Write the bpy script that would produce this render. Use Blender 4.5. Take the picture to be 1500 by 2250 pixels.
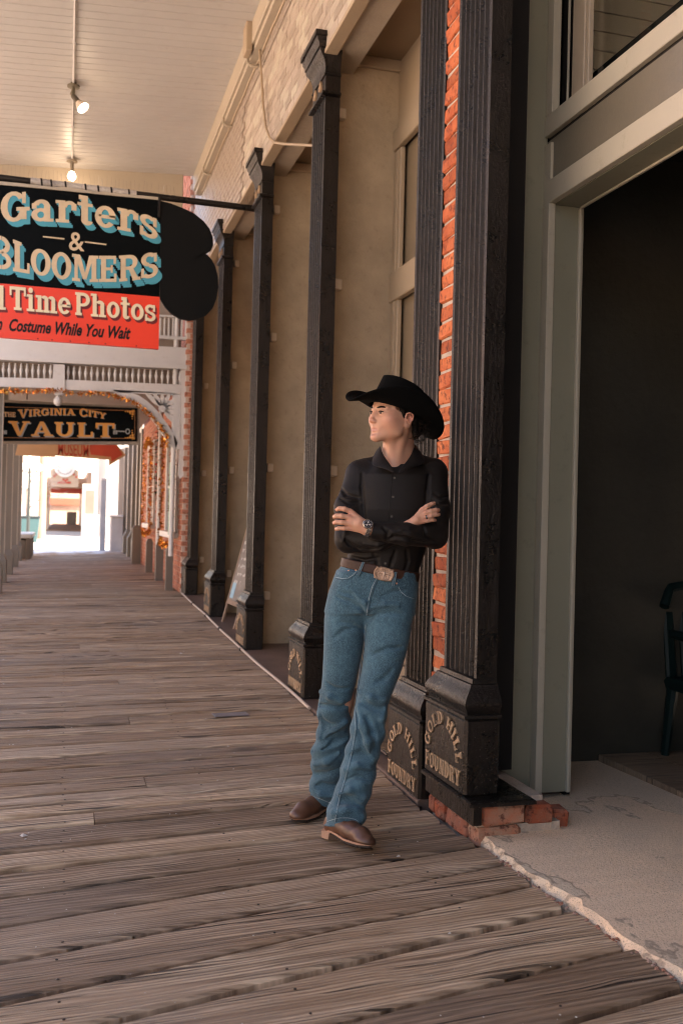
import bpy, math, random
import numpy as np
from mathutils import Vector, Matrix
random.seed(7); rng = np.random.default_rng(7)
for o in list(bpy.data.objects): bpy.data.objects.remove(o)
S = bpy.context.scene; COL = S.collection
R_ = math.radians

# ------------------------------------------------------------------ camera, world, sun, exposure
# world axes: x = across the boardwalk (facade at +x), y = along the street, z = up; metres
FPX, EYE, TH, PITCH, ROLL = 2150.0, 1.27, math.atan(605/2150), 15/2150, 0.025
_f = np.array([math.sin(TH), math.cos(TH), 0.]); _r = np.array([math.cos(TH), -math.sin(TH), 0.]); _u = np.array([0, 0, 1.])
FW = _f*math.cos(PITCH)+_u*math.sin(PITCH); _u2 = -_f*math.sin(PITCH)+_u*math.cos(PITCH)
RT = math.cos(ROLL)*_r+math.sin(ROLL)*_u2; UP = -math.sin(ROLL)*_r+math.cos(ROLL)*_u2
cam_d = bpy.data.cameras.new('camera'); cam = bpy.data.objects.new('camera', cam_d); COL.objects.link(cam)
m = Matrix.Identity(4)
for i in range(3):
    m[i][0], m[i][1], m[i][2] = RT[i], UP[i], -FW[i]
m[2][3] = EYE
cam.matrix_world = m
cam_d.lens = 36*FPX/2250; cam_d.sensor_width = 36; cam_d.clip_start = .05; cam_d.clip_end = 2000
cam_d.dof.use_dof = True; cam_d.dof.focus_distance = 4.05; cam_d.dof.aperture_fstop = 4.0
S.camera = cam
W = bpy.data.worlds.new('World'); S.world = W; W.use_nodes = True
wn = W.node_tree.nodes; wl = W.node_tree.links
sky = wn.new('ShaderNodeTexSky'); sky.sky_type = 'NISHITA'; sky.sun_disc = False
SUN_EL, SUN_DIR = R_(56), (0.80, -0.55)            # the sun stands over the buildings on the right, behind the camera
sky.sun_elevation = SUN_EL; sky.sun_rotation = math.atan2(SUN_DIR[0], SUN_DIR[1])
sky.air_density = 1.0; sky.dust_density = 2.5; sky.ozone_density = .6
wl.new(sky.outputs[0], wn['Background'].inputs[0]); wn['Background'].inputs[1].default_value = 0.10
sd = bpy.data.lights.new('sun', 'SUN'); sun = bpy.data.objects.new('sun', sd); COL.objects.link(sun)
sd.energy = 5.0; sd.angle = R_(.6); sd.color = (1, .90, .77)
h = math.hypot(*SUN_DIR)
tosun = Vector((SUN_DIR[0]/h*math.cos(SUN_EL), SUN_DIR[1]/h*math.cos(SUN_EL), math.sin(SUN_EL)))
sun.rotation_euler = tosun.to_track_quat('Z', 'Y').to_euler()
vs = S.view_settings; vs.view_transform = 'Standard'; vs.look = 'None'; vs.gamma = 1; vs.exposure = 2.6
vs.use_curve_mapping = False
try:
    vs.use_white_balance = True; vs.white_balance_temperature = 7000; vs.white_balance_tint = 14
except Exception: pass
S.render.engine = 'CYCLES'; S.cycles.use_denoising = True; S.cycles.max_bounces = 8; S.cycles.diffuse_bounces = 5
S.cycles.glossy_bounces = 4; S.cycles.transmission_bounces = 6; S.cycles.sample_clamp_indirect = 6
S.cycles.pixel_filter_type = 'BLACKMAN_HARRIS'; S.cycles.filter_width = 1.15; S.cycles.caustics_reflective = False; S.cycles.caustics_refractive = False

def ray(px, py):
    return FW+RT*(px-750)/FPX-UP*(py-1125)/FPX
def PV(px, py, v):      # the point of the plane y = v behind a place measured on the photograph
    d = ray(px, py); t = v/d[1]; return np.array([d[0]*t, v, EYE+d[2]*t])
def PU(px, py, u):
    d = ray(px, py); t = u/d[0]; return np.array([u, d[1]*t, EYE+d[2]*t])

# ------------------------------------------------------------------ helpers
def props(o, label=None, cat=None, group=None, kind=None):
    if label: o['label'] = label
    if cat: o['category'] = cat
    if group: o['group'] = group
    if kind: o['kind'] = kind
    return o
def empty(name, loc=(0, 0, 0), rz=0, **k):
    o = bpy.data.objects.new(name, None); COL.objects.link(o); o.location = loc; o.rotation_euler = (0, 0, rz)
    o.empty_display_size = .1
    return props(o, **k)
def link(name, me, parent=None, **k):
    o = bpy.data.objects.new(name, me); COL.objects.link(o)
    if parent is not None: o.parent = parent
    return props(o, **k)
class MB:
    def __init__(s): s.v = []; s.f = []
    def add(s, vs_, fs):
        n = len(s.v); s.v += [tuple(map(float, p)) for p in vs_]; s.f += [tuple(i+n for i in f) for f in fs]; return s
    def box(s, a, b, T=None):
        x0, y0, z0 = a; x1, y1, z1 = b
        vs_ = [(x0, y0, z0), (x1, y0, z0), (x1, y1, z0), (x0, y1, z0), (x0, y0, z1), (x1, y0, z1), (x1, y1, z1), (x0, y1, z1)]
        if T: vs_ = [T @ Vector(p) for p in vs_]
        return s.add(vs_, [(0, 3, 2, 1), (4, 5, 6, 7), (0, 1, 5, 4), (1, 2, 6, 5), (2, 3, 7, 6), (3, 0, 4, 7)])
    def bbox(s, a, b, c=.006, T=None):      # box with chamfered edges
        a = np.array(a, float); b = np.array(b, float); c = min(c, *(abs(b-a)*.45))
        vs_ = []; idx = {}
        for i in (0, 1):
            for j in (0, 1):
                for k in (0, 1):
                    for ax in range(3):
                        p = np.array([(a, b)[i][0], (a, b)[j][1], (a, b)[k][2]])
                        sg = np.array([1-2*i, 1-2*j, 1-2*k]); q = p+sg*c; q[ax] = p[ax]
                        idx[(i, j, k, ax)] = len(vs_); vs_.append(q)
        fs = []
        for ax in range(3):
            o1, o2 = [(1, 2), (2, 0), (0, 1)][ax]
            for e in (0, 1):
                loop = []
                for (p, q) in ((0, 0), (1, 0), (1, 1), (0, 1)):
                    key = [0, 0, 0]; key[ax] = e; key[o1] = p; key[o2] = q; loop.append(idx[(*key, ax)])
                fs.append(tuple(loop if e else loop[::-1]))
        for ax in range(3):
            o1, o2 = [(1, 2), (2, 0), (0, 1)][ax]
            for p in (0, 1):
                for q in (0, 1):
                    k0 = [0, 0, 0]; k0[o1] = p; k0[o2] = q; k1 = list(k0); k1[ax] = 1
                    L = [idx[(*k0, o1)], idx[(*k1, o1)], idx[(*k1, o2)], idx[(*k0, o2)]]
                    fs.append(tuple(L if (p ^ q) else L[::-1]))
        for i in (0, 1):
            for j in (0, 1):
                for k in (0, 1):
                    L = [idx[(i, j, k, 0)], idx[(i, j, k, 1)], idx[(i, j, k, 2)]]
                    fs.append(tuple(L if (i+j+k) % 2 else L[::-1]))
        if T: vs_ = [T @ Vector(p) for p in vs_]
        return s.add(vs_, fs)
    def prism(s, poly, d, closed=True):     # poly: 3d points in one plane, swept by vector d
        n = len(poly); P = [np.array(p, float) for p in poly]; D = np.array(d, float)
        return s.add(P+[p+D for p in P], [tuple(range(n))[::-1], tuple(range(n, 2*n))]+[(i, (i+1) % n, n+(i+1) % n, n+i) for i in range(n)])
    def strip(s, A, B, d):                  # band between two polylines, given a thickness
        D = np.array(d, float); n = len(A)
        A = [np.array(p, float) for p in A]; B = [np.array(p, float) for p in B]
        vs_ = A+B+[p+D for p in A]+[p+D for p in B]; fs = []
        for i in range(n-1):
            fs += [(i, i+1, n+i+1, n+i), (2*n+i, 3*n+i, 3*n+i+1, 2*n+i+1), (i, 2*n+i, 2*n+i+1, i+1), (n+i, n+i+1, 3*n+i+1, 3*n+i)]
        fs += [(0, n, 3*n, 2*n), (n-1, 3*n-1, 4*n-1, 2*n-1)]
        return s.add(vs_, fs)
    def tube(s, pts, r, n=8, cap=True):
        pts = [Vector(p) for p in pts]; rr = r if hasattr(r, '__len__') else [r]*len(pts)
        rings = []; up = Vector((0, 0, 1)); prev = None
        for i, p in enumerate(pts):
            t = (pts[min(i+1, len(pts)-1)]-pts[max(i-1, 0)]).normalized()
            if prev is None:
                a = t.cross(up) if abs(t.dot(up)) < .95 else t.cross(Vector((1, 0, 0)))
            else: a = prev-t*prev.dot(t)
            a.normalize(); prev = a; b = t.cross(a)
            rings.append([p+(a*math.cos(2*math.pi*k/n)+b*math.sin(2*math.pi*k/n))*rr[i] for k in range(n)])
        vs_ = [q for g in rings for q in g]; fs = []
        for i in range(len(pts)-1):
            for k in range(n):
                fs.append((i*n+k, i*n+(k+1) % n, (i+1)*n+(k+1) % n, (i+1)*n+k))
        if cap: fs += [tuple(range(n))[::-1], tuple(range((len(pts)-1)*n, len(pts)*n))]
        return s.add(vs_, fs)
    def lathe(s, c, prof, n=12, ax='z'):    # prof: (r, h)
        vs_ = []
        for r, hh in prof:
            for k in range(n):
                a = 2*math.pi*k/n; x, y = r*math.cos(a), r*math.sin(a)
                vs_.append((c[0]+x, c[1]+y, c[2]+hh) if ax == 'z' else (c[0]+hh, c[1]+x, c[2]+y) if ax == 'x' else (c[0]+x, c[1]+hh, c[2]+y))
        fs = [(i*n+k, i*n+(k+1) % n, (i+1)*n+(k+1) % n, (i+1)*n+k) for i in range(len(prof)-1) for k in range(n)]
        fs += [tuple(range(n))[::-1], tuple(range((len(prof)-1)*n, len(prof)*n))]
        return s.add(vs_, fs)
    def mesh(s, name, mat=None, smooth=False, fix=True):
        me = bpy.data.meshes.new(name); me.from_pydata(s.v, [], s.f)
        if fix and len(s.f) < 60000:
            import bmesh
            bm = bmesh.new(); bm.from_mesh(me); bmesh.ops.recalc_face_normals(bm, faces=bm.faces); bm.to_mesh(me); bm.free()
        if mat: me.materials.append(mat)
        if smooth:
            me.polygons.foreach_set('use_smooth', [True]*len(me.polygons))
            try: me.set_sharp_from_angle(angle=R_(38))
            except Exception: pass
        me.update(); return me
    def obj(s, name, mat, parent=None, smooth=False, **k):
        return link(name, s.mesh(name, mat, smooth), parent, **k)

# ------------------------------------------------------------------ materials
class NT:
    def __init__(s, name):
        s.m = bpy.data.materials.new(name); s.m.use_nodes = True; s.t = s.m.node_tree; s.n = s.t.nodes
        s.b = s.n['Principled BSDF']; s.out = s.n['Material Output']
    def node(s, ty, ins=None, **at):
        n = s.n.new(ty)
        for k, v in at.items(): setattr(n, k, v)
        for k, v in (ins or {}).items(): s.set(n.inputs[k], v)
        return n
    def set(s, sock, v):
        if isinstance(v, bpy.types.NodeSocket): s.t.links.new(v, sock)
        else:
            if isinstance(v, tuple) and len(v) == 3 and sock.type == 'RGBA': v = (*v, 1)
            sock.default_value = v
    def P(s, **k):
        for a, v in k.items(): s.set(s.b.inputs[a.replace('_', ' ')], v)
    def coord(s, which='Object'): return s.node('ShaderNodeTexCoord').outputs[which]
    def geo(s): return s.node('ShaderNodeNewGeometry').outputs['Position']
    def math(s, op, a, b=0., c=None, clamp=False):
        n = s.node('ShaderNodeMath', {0: a, 1: b}, operation=op, use_clamp=clamp)
        if c is not None: s.set(n.inputs[2], c)
        return n.outputs[0]
    def vmul(s, v, sc): return s.node('ShaderNodeVectorMath', {0: v, 1: sc}, operation='MULTIPLY').outputs[0]
    def vadd(s, v, sc): return s.node('ShaderNodeVectorMath', {0: v, 1: sc}, operation='ADD').outputs[0]
    def noise(s, v, scale, detail=4., rough=.6, dist=0.):
        return s.node('ShaderNodeTexNoise', {'Vector': v, 'Scale': scale, 'Detail': detail, 'Roughness': rough, 'Distortion': dist}).outputs[0]
    def ramp(s, f, stops):
        n = s.node('ShaderNodeValToRGB', {0: f}); e = n.color_ramp.elements
        while len(e) < len(stops): e.new(.5)
        for i, (p, c) in enumerate(stops):
            e[i].position = p; e[i].color = (*c, 1) if hasattr(c, '__len__') else (c, c, c, 1)
        return n.outputs[0]
    def mix(s, f, a, b, mode='MIX'):
        n = s.node('ShaderNodeMix', data_type='RGBA', blend_type=mode)
        s.set(n.inputs[0], f); s.set(n.inputs[6], a); s.set(n.inputs[7], b); return n.outputs[2]
    def bump(s, hgt, st=.3, dist=.01, normal=None):
        n = s.node('ShaderNodeBump', {'Height': hgt, 'Strength': st, 'Distance': dist})
        if normal is not None: s.set(n.inputs['Normal'], normal)
        s.set(s.b.inputs['Normal'], n.outputs[0]); return n.outputs[0]
    def rnd(s): return s.node('ShaderNodeObjectInfo').outputs['Random']
def C(*a): return tuple(a)

def mat_paint(name, col, rough=.5, var=.12, bump=.15, scale=14, dirt=None, dirt_amt=.5, spec=.5, fine=90):
    t = NT(name); p = t.geo(); n1 = t.noise(p, scale*.15, 5); n2 = t.noise(p, fine, 3)
    c = t.mix(t.ramp(n1, [(.3, 0.), (.7, 1.)]), tuple(x*(1-var) for x in col), tuple(min(1, x*(1+var)) for x in col))
    if dirt:
        d = t.noise(p, scale, 6, .7); c = t.mix(t.ramp(d, [(.58, 0.), (.72, dirt_amt)]), c, dirt)
    t.P(Base_Color=c, Roughness=t.math('ADD', rough-.08, t.math('MULTIPLY', n2, .16)), Specular_IOR_Level=spec)
    hgt = t.math('ADD', t.math('MULTIPLY', n2, .35), t.math('MULTIPLY', t.noise(p, scale, 4), 1.))
    t.bump(hgt, bump, .006)
    return t.m
def mat_plain(name, col, rough=.6, metal=0., emit=None):
    t = NT(name); t.P(Base_Color=col, Roughness=rough, Metallic=metal, Specular_IOR_Level=.5 if max(col) > .06 or metal else .22)
    n = t.noise(t.geo(), 120, 2); t.bump(n, .05, .002)
    if emit: t.P(Emission_Color=emit[0], Emission_Strength=emit[1])
    return t.m

def mat_planks(name, dark, light, warm, snow=False, rot=False):
    t = NT(name); r = t.rnd()
    p = t.geo()
    sep = t.node('ShaderNodeSeparateXYZ', {0: t.coord('Object')})
    x, y = sep.outputs[0], sep.outputs[1]
    off = t.math('MULTIPLY', r, 61.)
    X = t.math('ADD', x, off)
    def vec(a, b, c=0.):
        return t.node('ShaderNodeCombineXYZ', {0: a, 1: b, 2: c}).outputs[0]
    # knots bend the grain
    kv = vec(t.math('MULTIPLY', X, 1.35), t.math('MULTIPLY', y, 3.1), off)
    vo = t.node('ShaderNodeTexVoronoi', {'Vector': kv, 'Scale': 1.0, 'Randomness': 1.0}); kd = vo.outputs['Distance']
    knot = t.ramp(kd, [(0., 1.), (.10, .75), (.32, 0.)])
    wob = t.noise(vec(t.math('MULTIPLY', X, .9), t.math('MULTIPLY', y, 2.), off), 1.6, 3, .5)
    yy = t.math('ADD', y, t.math('ADD', t.math('MULTIPLY', wob, .045), t.math('MULTIPLY', knot, .035)))
    fr = t.math('ADD', 42., t.math('MULTIPLY', r, 50.))
    ph = t.math('MULTIPLY', yy, t.math('MULTIPLY', fr, 6.283))
    wob2 = t.noise(vec(t.math('MULTIPLY', X, .7), t.math('MULTIPLY', y, 9.), off), 2.2, 4, .6)
    rings = t.math('MULTIPLY_ADD', t.math('SINE', t.math('ADD', ph, t.math('ADD', t.math('MULTIPLY', kd, 9.), t.math('MULTIPLY', wob2, 16.)))), .5, .5)
    fib = t.noise(vec(t.math('MULTIPLY', X, 4.), t.math('MULTIPLY', y, 210.), off), 1., 5, .65)
    fib2 = t.noise(vec(t.math('MULTIPLY', X, 1.2), t.math('MULTIPLY', y, 26.), off), 1., 5, .6)
    blot = t.noise(vec(t.math('MULTIPLY', X, 1.), t.math('MULTIPLY', y, 3.), off), 2.2, 5, .6)
    crack = t.ramp(t.noise(vec(t.math('MULTIPLY', X, 1.5), t.math('MULTIPLY', yy, 60.), 3.), 1., 2, .4), [(.61, 0.), (.66, 1.)])
    crack = t.math('MULTIPLY', crack, t.ramp(fib2, [(.40, 0.), (.55, 1.)]))
    g = t.math('ADD', t.math('MULTIPLY', rings, .30), t.math('MULTIPLY', fib, .70))
    c = t.ramp(g, [(.18, dark), (.52, tuple((a+b)/2 for a, b in zip(dark, light))), (.8, light)])
    streak = t.noise(vec(t.math('MULTIPLY', X, 2.1), t.math('MULTIPLY', yy, 68.), off), 1., 5, .72)
    c = t.mix(1., c, t.ramp(fib2, [(.30, (.52, .46, .42)), (.5, (.98, .97, .96)), (.70, (1.25, 1.24, 1.24))]), 'MULTIPLY')
    c = t.mix(1., c, t.ramp(streak, [(.28, (.38, .31, .26)), (.40, (.88, .85, .83)), (.55, (1.0, 1.0, 1.0)), (.74, (1.30, 1.30, 1.30))]), 'MULTIPLY')
    c = t.mix(t.ramp(blot, [(.42, 0.), (.72, .75)]), c, warm, 'MIX')
    tint = t.ramp(r, [(0., (.60, .54, .50)), (.25, (1.26, 1.20, 1.12)), (.5, (.80, .71, .64)), (.75, (1.24, 1.22, 1.20)), (1., (.70, .61, .55))])
    c = t.mix(1., c, tint, 'MULTIPLY')
    c = t.mix(t.ramp(knot, [(.5, 0.), (.95, .8)]), c, (.035, .022, .016))
    c = t.mix(t.math('MULTIPLY', crack, .85), c, (.018, .012, .009))
    worn = t.ramp(t.noise(p, .55, 4), [(.45, 0.), (.7, .35)])
    c = t.mix(worn, c, (.27, .235, .215))
    spk = t.ramp(t.noise(p, 70, 2, .5), [(.735, 0.), (.76, 1.)])
    c = t.mix(t.math('MULTIPLY', spk, .55), c, (.5, .47, .44))
    if snow:
        sp = t.node('ShaderNodeSeparateXYZ', {0: p})
        s1 = t.math('ADD', t.math('MULTIPLY', t.math('SUBTRACT', sp.outputs[1], 25.0), .22), t.math('MULTIPLY', t.math('SUBTRACT', t.noise(p, 1.3, 6, .7), .5), 2.2))
        c = t.mix(t.ramp(s1, [(.4, 0.), (.6, 1.)]), c, (.72, .76, .82))
        s2 = t.ramp(t.math('ADD', t.noise(p, 2.8, 6, .75), t.math('MULTIPLY', t.math('SUBTRACT', sp.outputs[1], 20.), .012)), [(.66, 0.), (.71, .8)])
        s2 = t.math('MULTIPLY', s2, t.ramp(t.math('MULTIPLY', sp.outputs[1], .02), [(.22, 0.), (.32, 1.)]))
        c = t.mix(s2, c, (.62, .62, .64))
    t.P(Base_Color=c, Roughness=t.ramp(fib, [(.2, .78), (.8, .6)]), Specular_IOR_Level=.2)
    hgt = t.math('ADD', t.math('MULTIPLY', rings, .5), t.math('MULTIPLY', fib, .8))
    hgt = t.math('SUBTRACT', hgt, t.math('MULTIPLY', crack, 2.2))
    hgt = t.math('ADD', hgt, t.math('MULTIPLY', fib2, 2.0))
    t.bump(hgt, 1., .006)
    return t.m

def mat_brick(name, a, b, mort=None, glaze=.8, paint=False, pit=1.):
    t = NT(name); p = t.geo(); r = t.rnd()
    n = t.noise(p, 9, 5, .65); n2 = t.noise(p, 95, 4, .7); n3 = t.noise(p, 30, 5, .7)
    c = t.mix(t.ramp(n, [(.35, 0.), (.65, 1.)]), a, b)
    c = t.mix(1., c, t.ramp(r, [(0., (.72, .66, .62)), (.5, (1.05, 1.0, 1.)), (1., (1.2, 1.25, 1.2))]), 'MULTIPLY')
    if not paint:
        c = t.mix(t.ramp(n3, [(.36, .85), (.48, 0.)]), c, (.08, .02, .012))
        c = t.mix(t.ramp(n2, [(.64, 0.), (.74, .55)]), c, (.5, .38, .33))
    t.P(Base_Color=c, Roughness=glaze, Specular_IOR_Level=.3 if not paint else .5)
    t.bump(t.math('ADD', t.math('MULTIPLY', n2, .5), t.math('MULTIPLY', n3, 1.)), .8*pit, .008)
    return t.m

def mat_black_iron(name):
    t = NT(name); p = t.geo()
    n = t.noise(p, 60, 5, .7); n2 = t.noise(p, 7, 5, .6); n3 = t.noise(p, 170, 2, .5)
    base = t.mix(t.ramp(n2, [(.35, 0.), (.7, 1.)]), (.004, .0035, .003), (.010, .008, .007))
    spk = t.ramp(n3, [(.70, 0.), (.74, 1.)])
    dust = t.ramp(t.noise(p, 24, 6, .8), [(.60, 0.), (.75, .35)])
    sz = t.node('ShaderNodeSeparateXYZ', {0: p}).outputs[2]
    low = t.ramp(t.math('MULTIPLY', sz, .5), [(.05, 1.), (.30, .25), (.5, .12)])
    base = t.mix(t.math('MULTIPLY', spk, t.math('MULTIPLY', low, .8)), base, (.42, .38, .34))
    base = t.mix(t.math('MULTIPLY', dust, low), base, (.16, .12, .10))
    t.P(Base_Color=base, Roughness=t.ramp(t.math('ADD', t.math('MULTIPLY', n2, .6), t.math('MULTIPLY', n, .4)), [(.35, .20), (.65, .50)]), Specular_IOR_Level=.34, Specular_Tint=(1., .84, .76))
    t.bump(t.math('ADD', t.math('MULTIPLY', n, 1.), t.math('MULTIPLY', t.noise(t.vmul(p, (1, 1, .3)), 26, 4), 1.2)), .8, .005)
    return t.m

M = {}
M['plank'] = mat_planks('weathered plank', (.135, .090, .060), (.70, .56, .425), (.33, .22, .14), snow=True)
M['plank_in'] = mat_planks('indoor plank', (.12, .075, .045), (.30, .21, .14), (.26, .17, .10))
M['iron'] = mat_black_iron('black painted cast iron')
M['gold'] = mat_paint('dull gold paint', (.36, .235, .14), .55, .3, .5, 60, (.03, .022, .016), .9)
M['tan'] = mat_paint('tan trim paint', (.36, .27, .185), .5, .06, .12, 10, (.2, .14, .09), .25)
M['tan_plaster'] = mat_paint('tan plaster', (.40, .305, .205), .72, .16, .9, 22, (.16, .11, .07), .35, fine=40)
M['soffit'] = mat_paint('brown soffit paint', (.22, .15, .09), .6, .1, .15, 10)
M['band'] = mat_brick('tan painted brick', (.37, .315, .265), (.42, .365, .31), glaze=.33, paint=True, pit=.8)
M['band_m'] = mat_paint('tan painted mortar', (.36, .295, .23), .4, .1, .7, 30, spec=.6)
M['brick'] = mat_brick('orange red brick', (.36, .075, .025), (.52, .15, .055))
M['mortar'] = mat_paint('pale mortar', (.42, .33, .26), .9, .2, 1., 60, (.2, .15, .12), .6)
M['brick_far'] = mat_brick('pinkish brick', (.46, .17, .10), (.58, .27, .18))
M['ceil'] = mat_paint('pinkish white ceiling paint', (.515, .485, .465), .42, .05, .06, 8, (.33, .25, .21), .25)
M['white'] = mat_paint('white trim paint', (.56, .53, .515), .5, .06, .12, 12, (.45, .40, .34), .5)
M['cream'] = mat_paint('cream trim paint', (.42, .35, .27), .5, .06, .1, 10, (.3, .22, .16), .4)
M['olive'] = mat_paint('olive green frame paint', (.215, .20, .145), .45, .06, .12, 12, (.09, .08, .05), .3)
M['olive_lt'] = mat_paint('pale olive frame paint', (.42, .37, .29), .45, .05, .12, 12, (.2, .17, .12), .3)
M['olive_bd'] = mat_paint('brown olive board', (.16, .135, .10), .38, .08, .3, 16, spec=.6)
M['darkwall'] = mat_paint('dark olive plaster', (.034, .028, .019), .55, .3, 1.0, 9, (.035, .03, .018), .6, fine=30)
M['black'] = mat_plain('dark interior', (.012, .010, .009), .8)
M['street'] = mat_paint('pale packed street', (.42, .37, .32), .9, .12, .3, 4, (.5, .5, .5), .6)
M['sill'] = mat_paint('worn brown sill paint', (.115, .072, .055), .5, .3, .5, 18, (.22, .17, .14), .6)
M['siding'] = mat_paint('white siding', (.42, .39, .36), .7, .05, .1)
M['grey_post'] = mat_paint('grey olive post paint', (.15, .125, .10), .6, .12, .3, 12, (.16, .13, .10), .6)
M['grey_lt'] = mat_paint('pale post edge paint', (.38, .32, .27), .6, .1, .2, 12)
M['green_sign'] = mat_plain('green sign', (.01, .16, .07), .5)
M['glass'] = None
t = NT('window glass'); t.P(Base_Color=(.02, .018, .015), Roughness=.04, Specular_IOR_Level=1.0, Coat_Weight=1., Coat_Roughness=.03, Coat_IOR=2.4)
t.bump(t.noise(t.geo(), 3, 2), .05, .01); M['glass'] = t.m
t = NT('clear window glass'); tr_ = t.node('ShaderNodeBsdfTransparent', {0: (.93, .94, .92, 1)}); gl_ = t.node('ShaderNodeBsdfGlossy', {'Roughness': .03}); mx = t.node('ShaderNodeMixShader'); lw_ = t.node('ShaderNodeLayerWeight', {'Blend': .5}); fr_ = t.math('ADD', .04, t.math('MULTIPLY', .6, t.math('POWER', lw_.outputs['Facing'], 4.)))
t.set(mx.inputs[0], fr_); t.set(mx.inputs[1], tr_.outputs[0]); t.set(mx.inputs[2], gl_.outputs[0]); t.t.links.new(mx.outputs[0], t.out.inputs[0]); M['clear'] = t.m
# concrete
t = NT('worn concrete'); p = t.geo()
n = t.noise(p, 2.2, 6, .62); edge = t.ramp(t.noise(t.vadd(t.vmul(p, (1., .55, 1.)), (3.3, 1.9, 0)), 1.0, 6, .6), [(.47, 0.), (.485, 1.)])
c = t.mix(edge, (.80, .58, .40), (.68, .53, .385))
c = t.mix(t.ramp(n, [(.3, 0.), (.75, .5)]), c, (.50, .40, .31))
g = t.noise(p, 160, 3, .7); g2 = t.noise(p, 60, 4, .7)
c = t.mix(t.ramp(g, [(.36, .6), (.46, 0.)]), c, (.10, .08, .065)); c = t.mix(t.ramp(g2, [(.62, 0.), (.70, .4)]), c, (.50, .44, .39))
c = t.mix(t.ramp(t.noise(p, 7, 5, .7), [(.66, 0.), (.72, .6)]), c, (.12, .10, .085))
en = t.noise(t.vadd(t.vmul(p, (1., .55, 1.)), (3.3, 1.9, 0)), 1.0, 6, .6); c = t.mix(t.ramp(en, [(.468, 0.), (.4725, .6), (.4765, .6), (.481, 0.)]), c, (.2, .155, .12))
t.P(Base_Color=c, Roughness=.85, Specular_IOR_Level=.25)
t.bump(t.math('ADD', t.math('MULTIPLY', g, .5), t.math('ADD', t.math('MULTIPLY', g2, .8), t.math('MULTIPLY', edge, .35))), .6, .006)
M['concrete'] = t.m
# sign paints
M['sign_black'] = mat_paint('glossy black sign paint', (.0022, .003, .0035), .4, .2, .15, 5, (.006, .008, .009), .3, spec=.06)
M['sign_red'] = mat_paint('red sign paint', (.82, .045, .015), .4, .1, .1, 6, (.62, .12, .08), .4)
M['beige'] = mat_paint('beige letter paint', (.62, .47, .31), .5, .12, .1, 60, (.45, .32, .2), .4)
M['cream_l'] = mat_paint('cream letter paint', (.78, .66, .46), .5, .06, .1, 30)
M['blue_l'] = mat_paint('turquoise letter paint', (.055, .32, .42), .5, .08, .1, 20)
M['dkred_l'] = mat_plain('maroon letter paint', (.16, .012, .012), .5)
M['black_l'] = mat_plain('black letter paint', (.012, .010, .010), .5)
M['orange_l'] = mat_paint('orange gold letter paint', (.62, .27, .05), .45, .1, .1, 30)
M['grey_l'] = mat_plain('grey letter paint', (.25, .25, .25), .5)
M['arrow_tan'] = mat_paint('tan arrow paint', (.50, .29, .15), .6, .1, .1, 12)
M['arrow_red'] = mat_paint('faded red paint', (.50, .07, .035), .6, .2, .1, 12)
M['garland'] = None
t = NT('tinsel garland'); r = t.noise(t.geo(), 160, 2, .5)
c = t.ramp(t.noise(t.geo(), 40, 3, .6), [(.35, (.30, .10, .02)), (.5, (.75, .38, .06)), (.6, (.80, .12, .02)), (.7, (.03, .06, .02))])
t.P(Base_Color=c, Roughness=.25, Metallic=.7); M['garland'] = t.m
# ------------------------------------------------------------------ ground, boardwalk
def zr(v): return float(np.interp(v, [0, 4, 6.4, 8.7, 11, 13.3, 17, 35, 80], [0, 0, .04, .07, .14, .19, .235, .2, .2]))
def tilt(v): return float(np.interp(v, [0, 3.6, 4.6, 6, 14, 18, 40], [.05, .05, .03, .015, .015, .035, .03]))
def zf(u, v): return zr(v)+tilt(v)*(u-1.56)

g = MB(); g.add([(-900, -300, -.55), (900, -300, -.55), (900, 1500, -.55), (-900, 1500, -.55)], [(0, 1, 2, 3)])
g.obj('ground', M['street'], kind='structure', label='pale packed ground of the open street beside the boardwalk')
g = MB(); g.add([(-12, 29.2, .13), (7, 29.2, .13), (7, 120, .13), (-12, 120, .13)], [(0, 1, 2, 3)]); g.box((-12, 29.2, -.5), (7, 29.3, .128))
g.obj('snowy_path', mat_paint('sunlit snowy path', (.36, .33, .30), .85, .15, .3, 3, (.4, .34, .28), .6), kind='structure', label='bright sunlit path dusted with snow beyond the covered walk')

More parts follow.
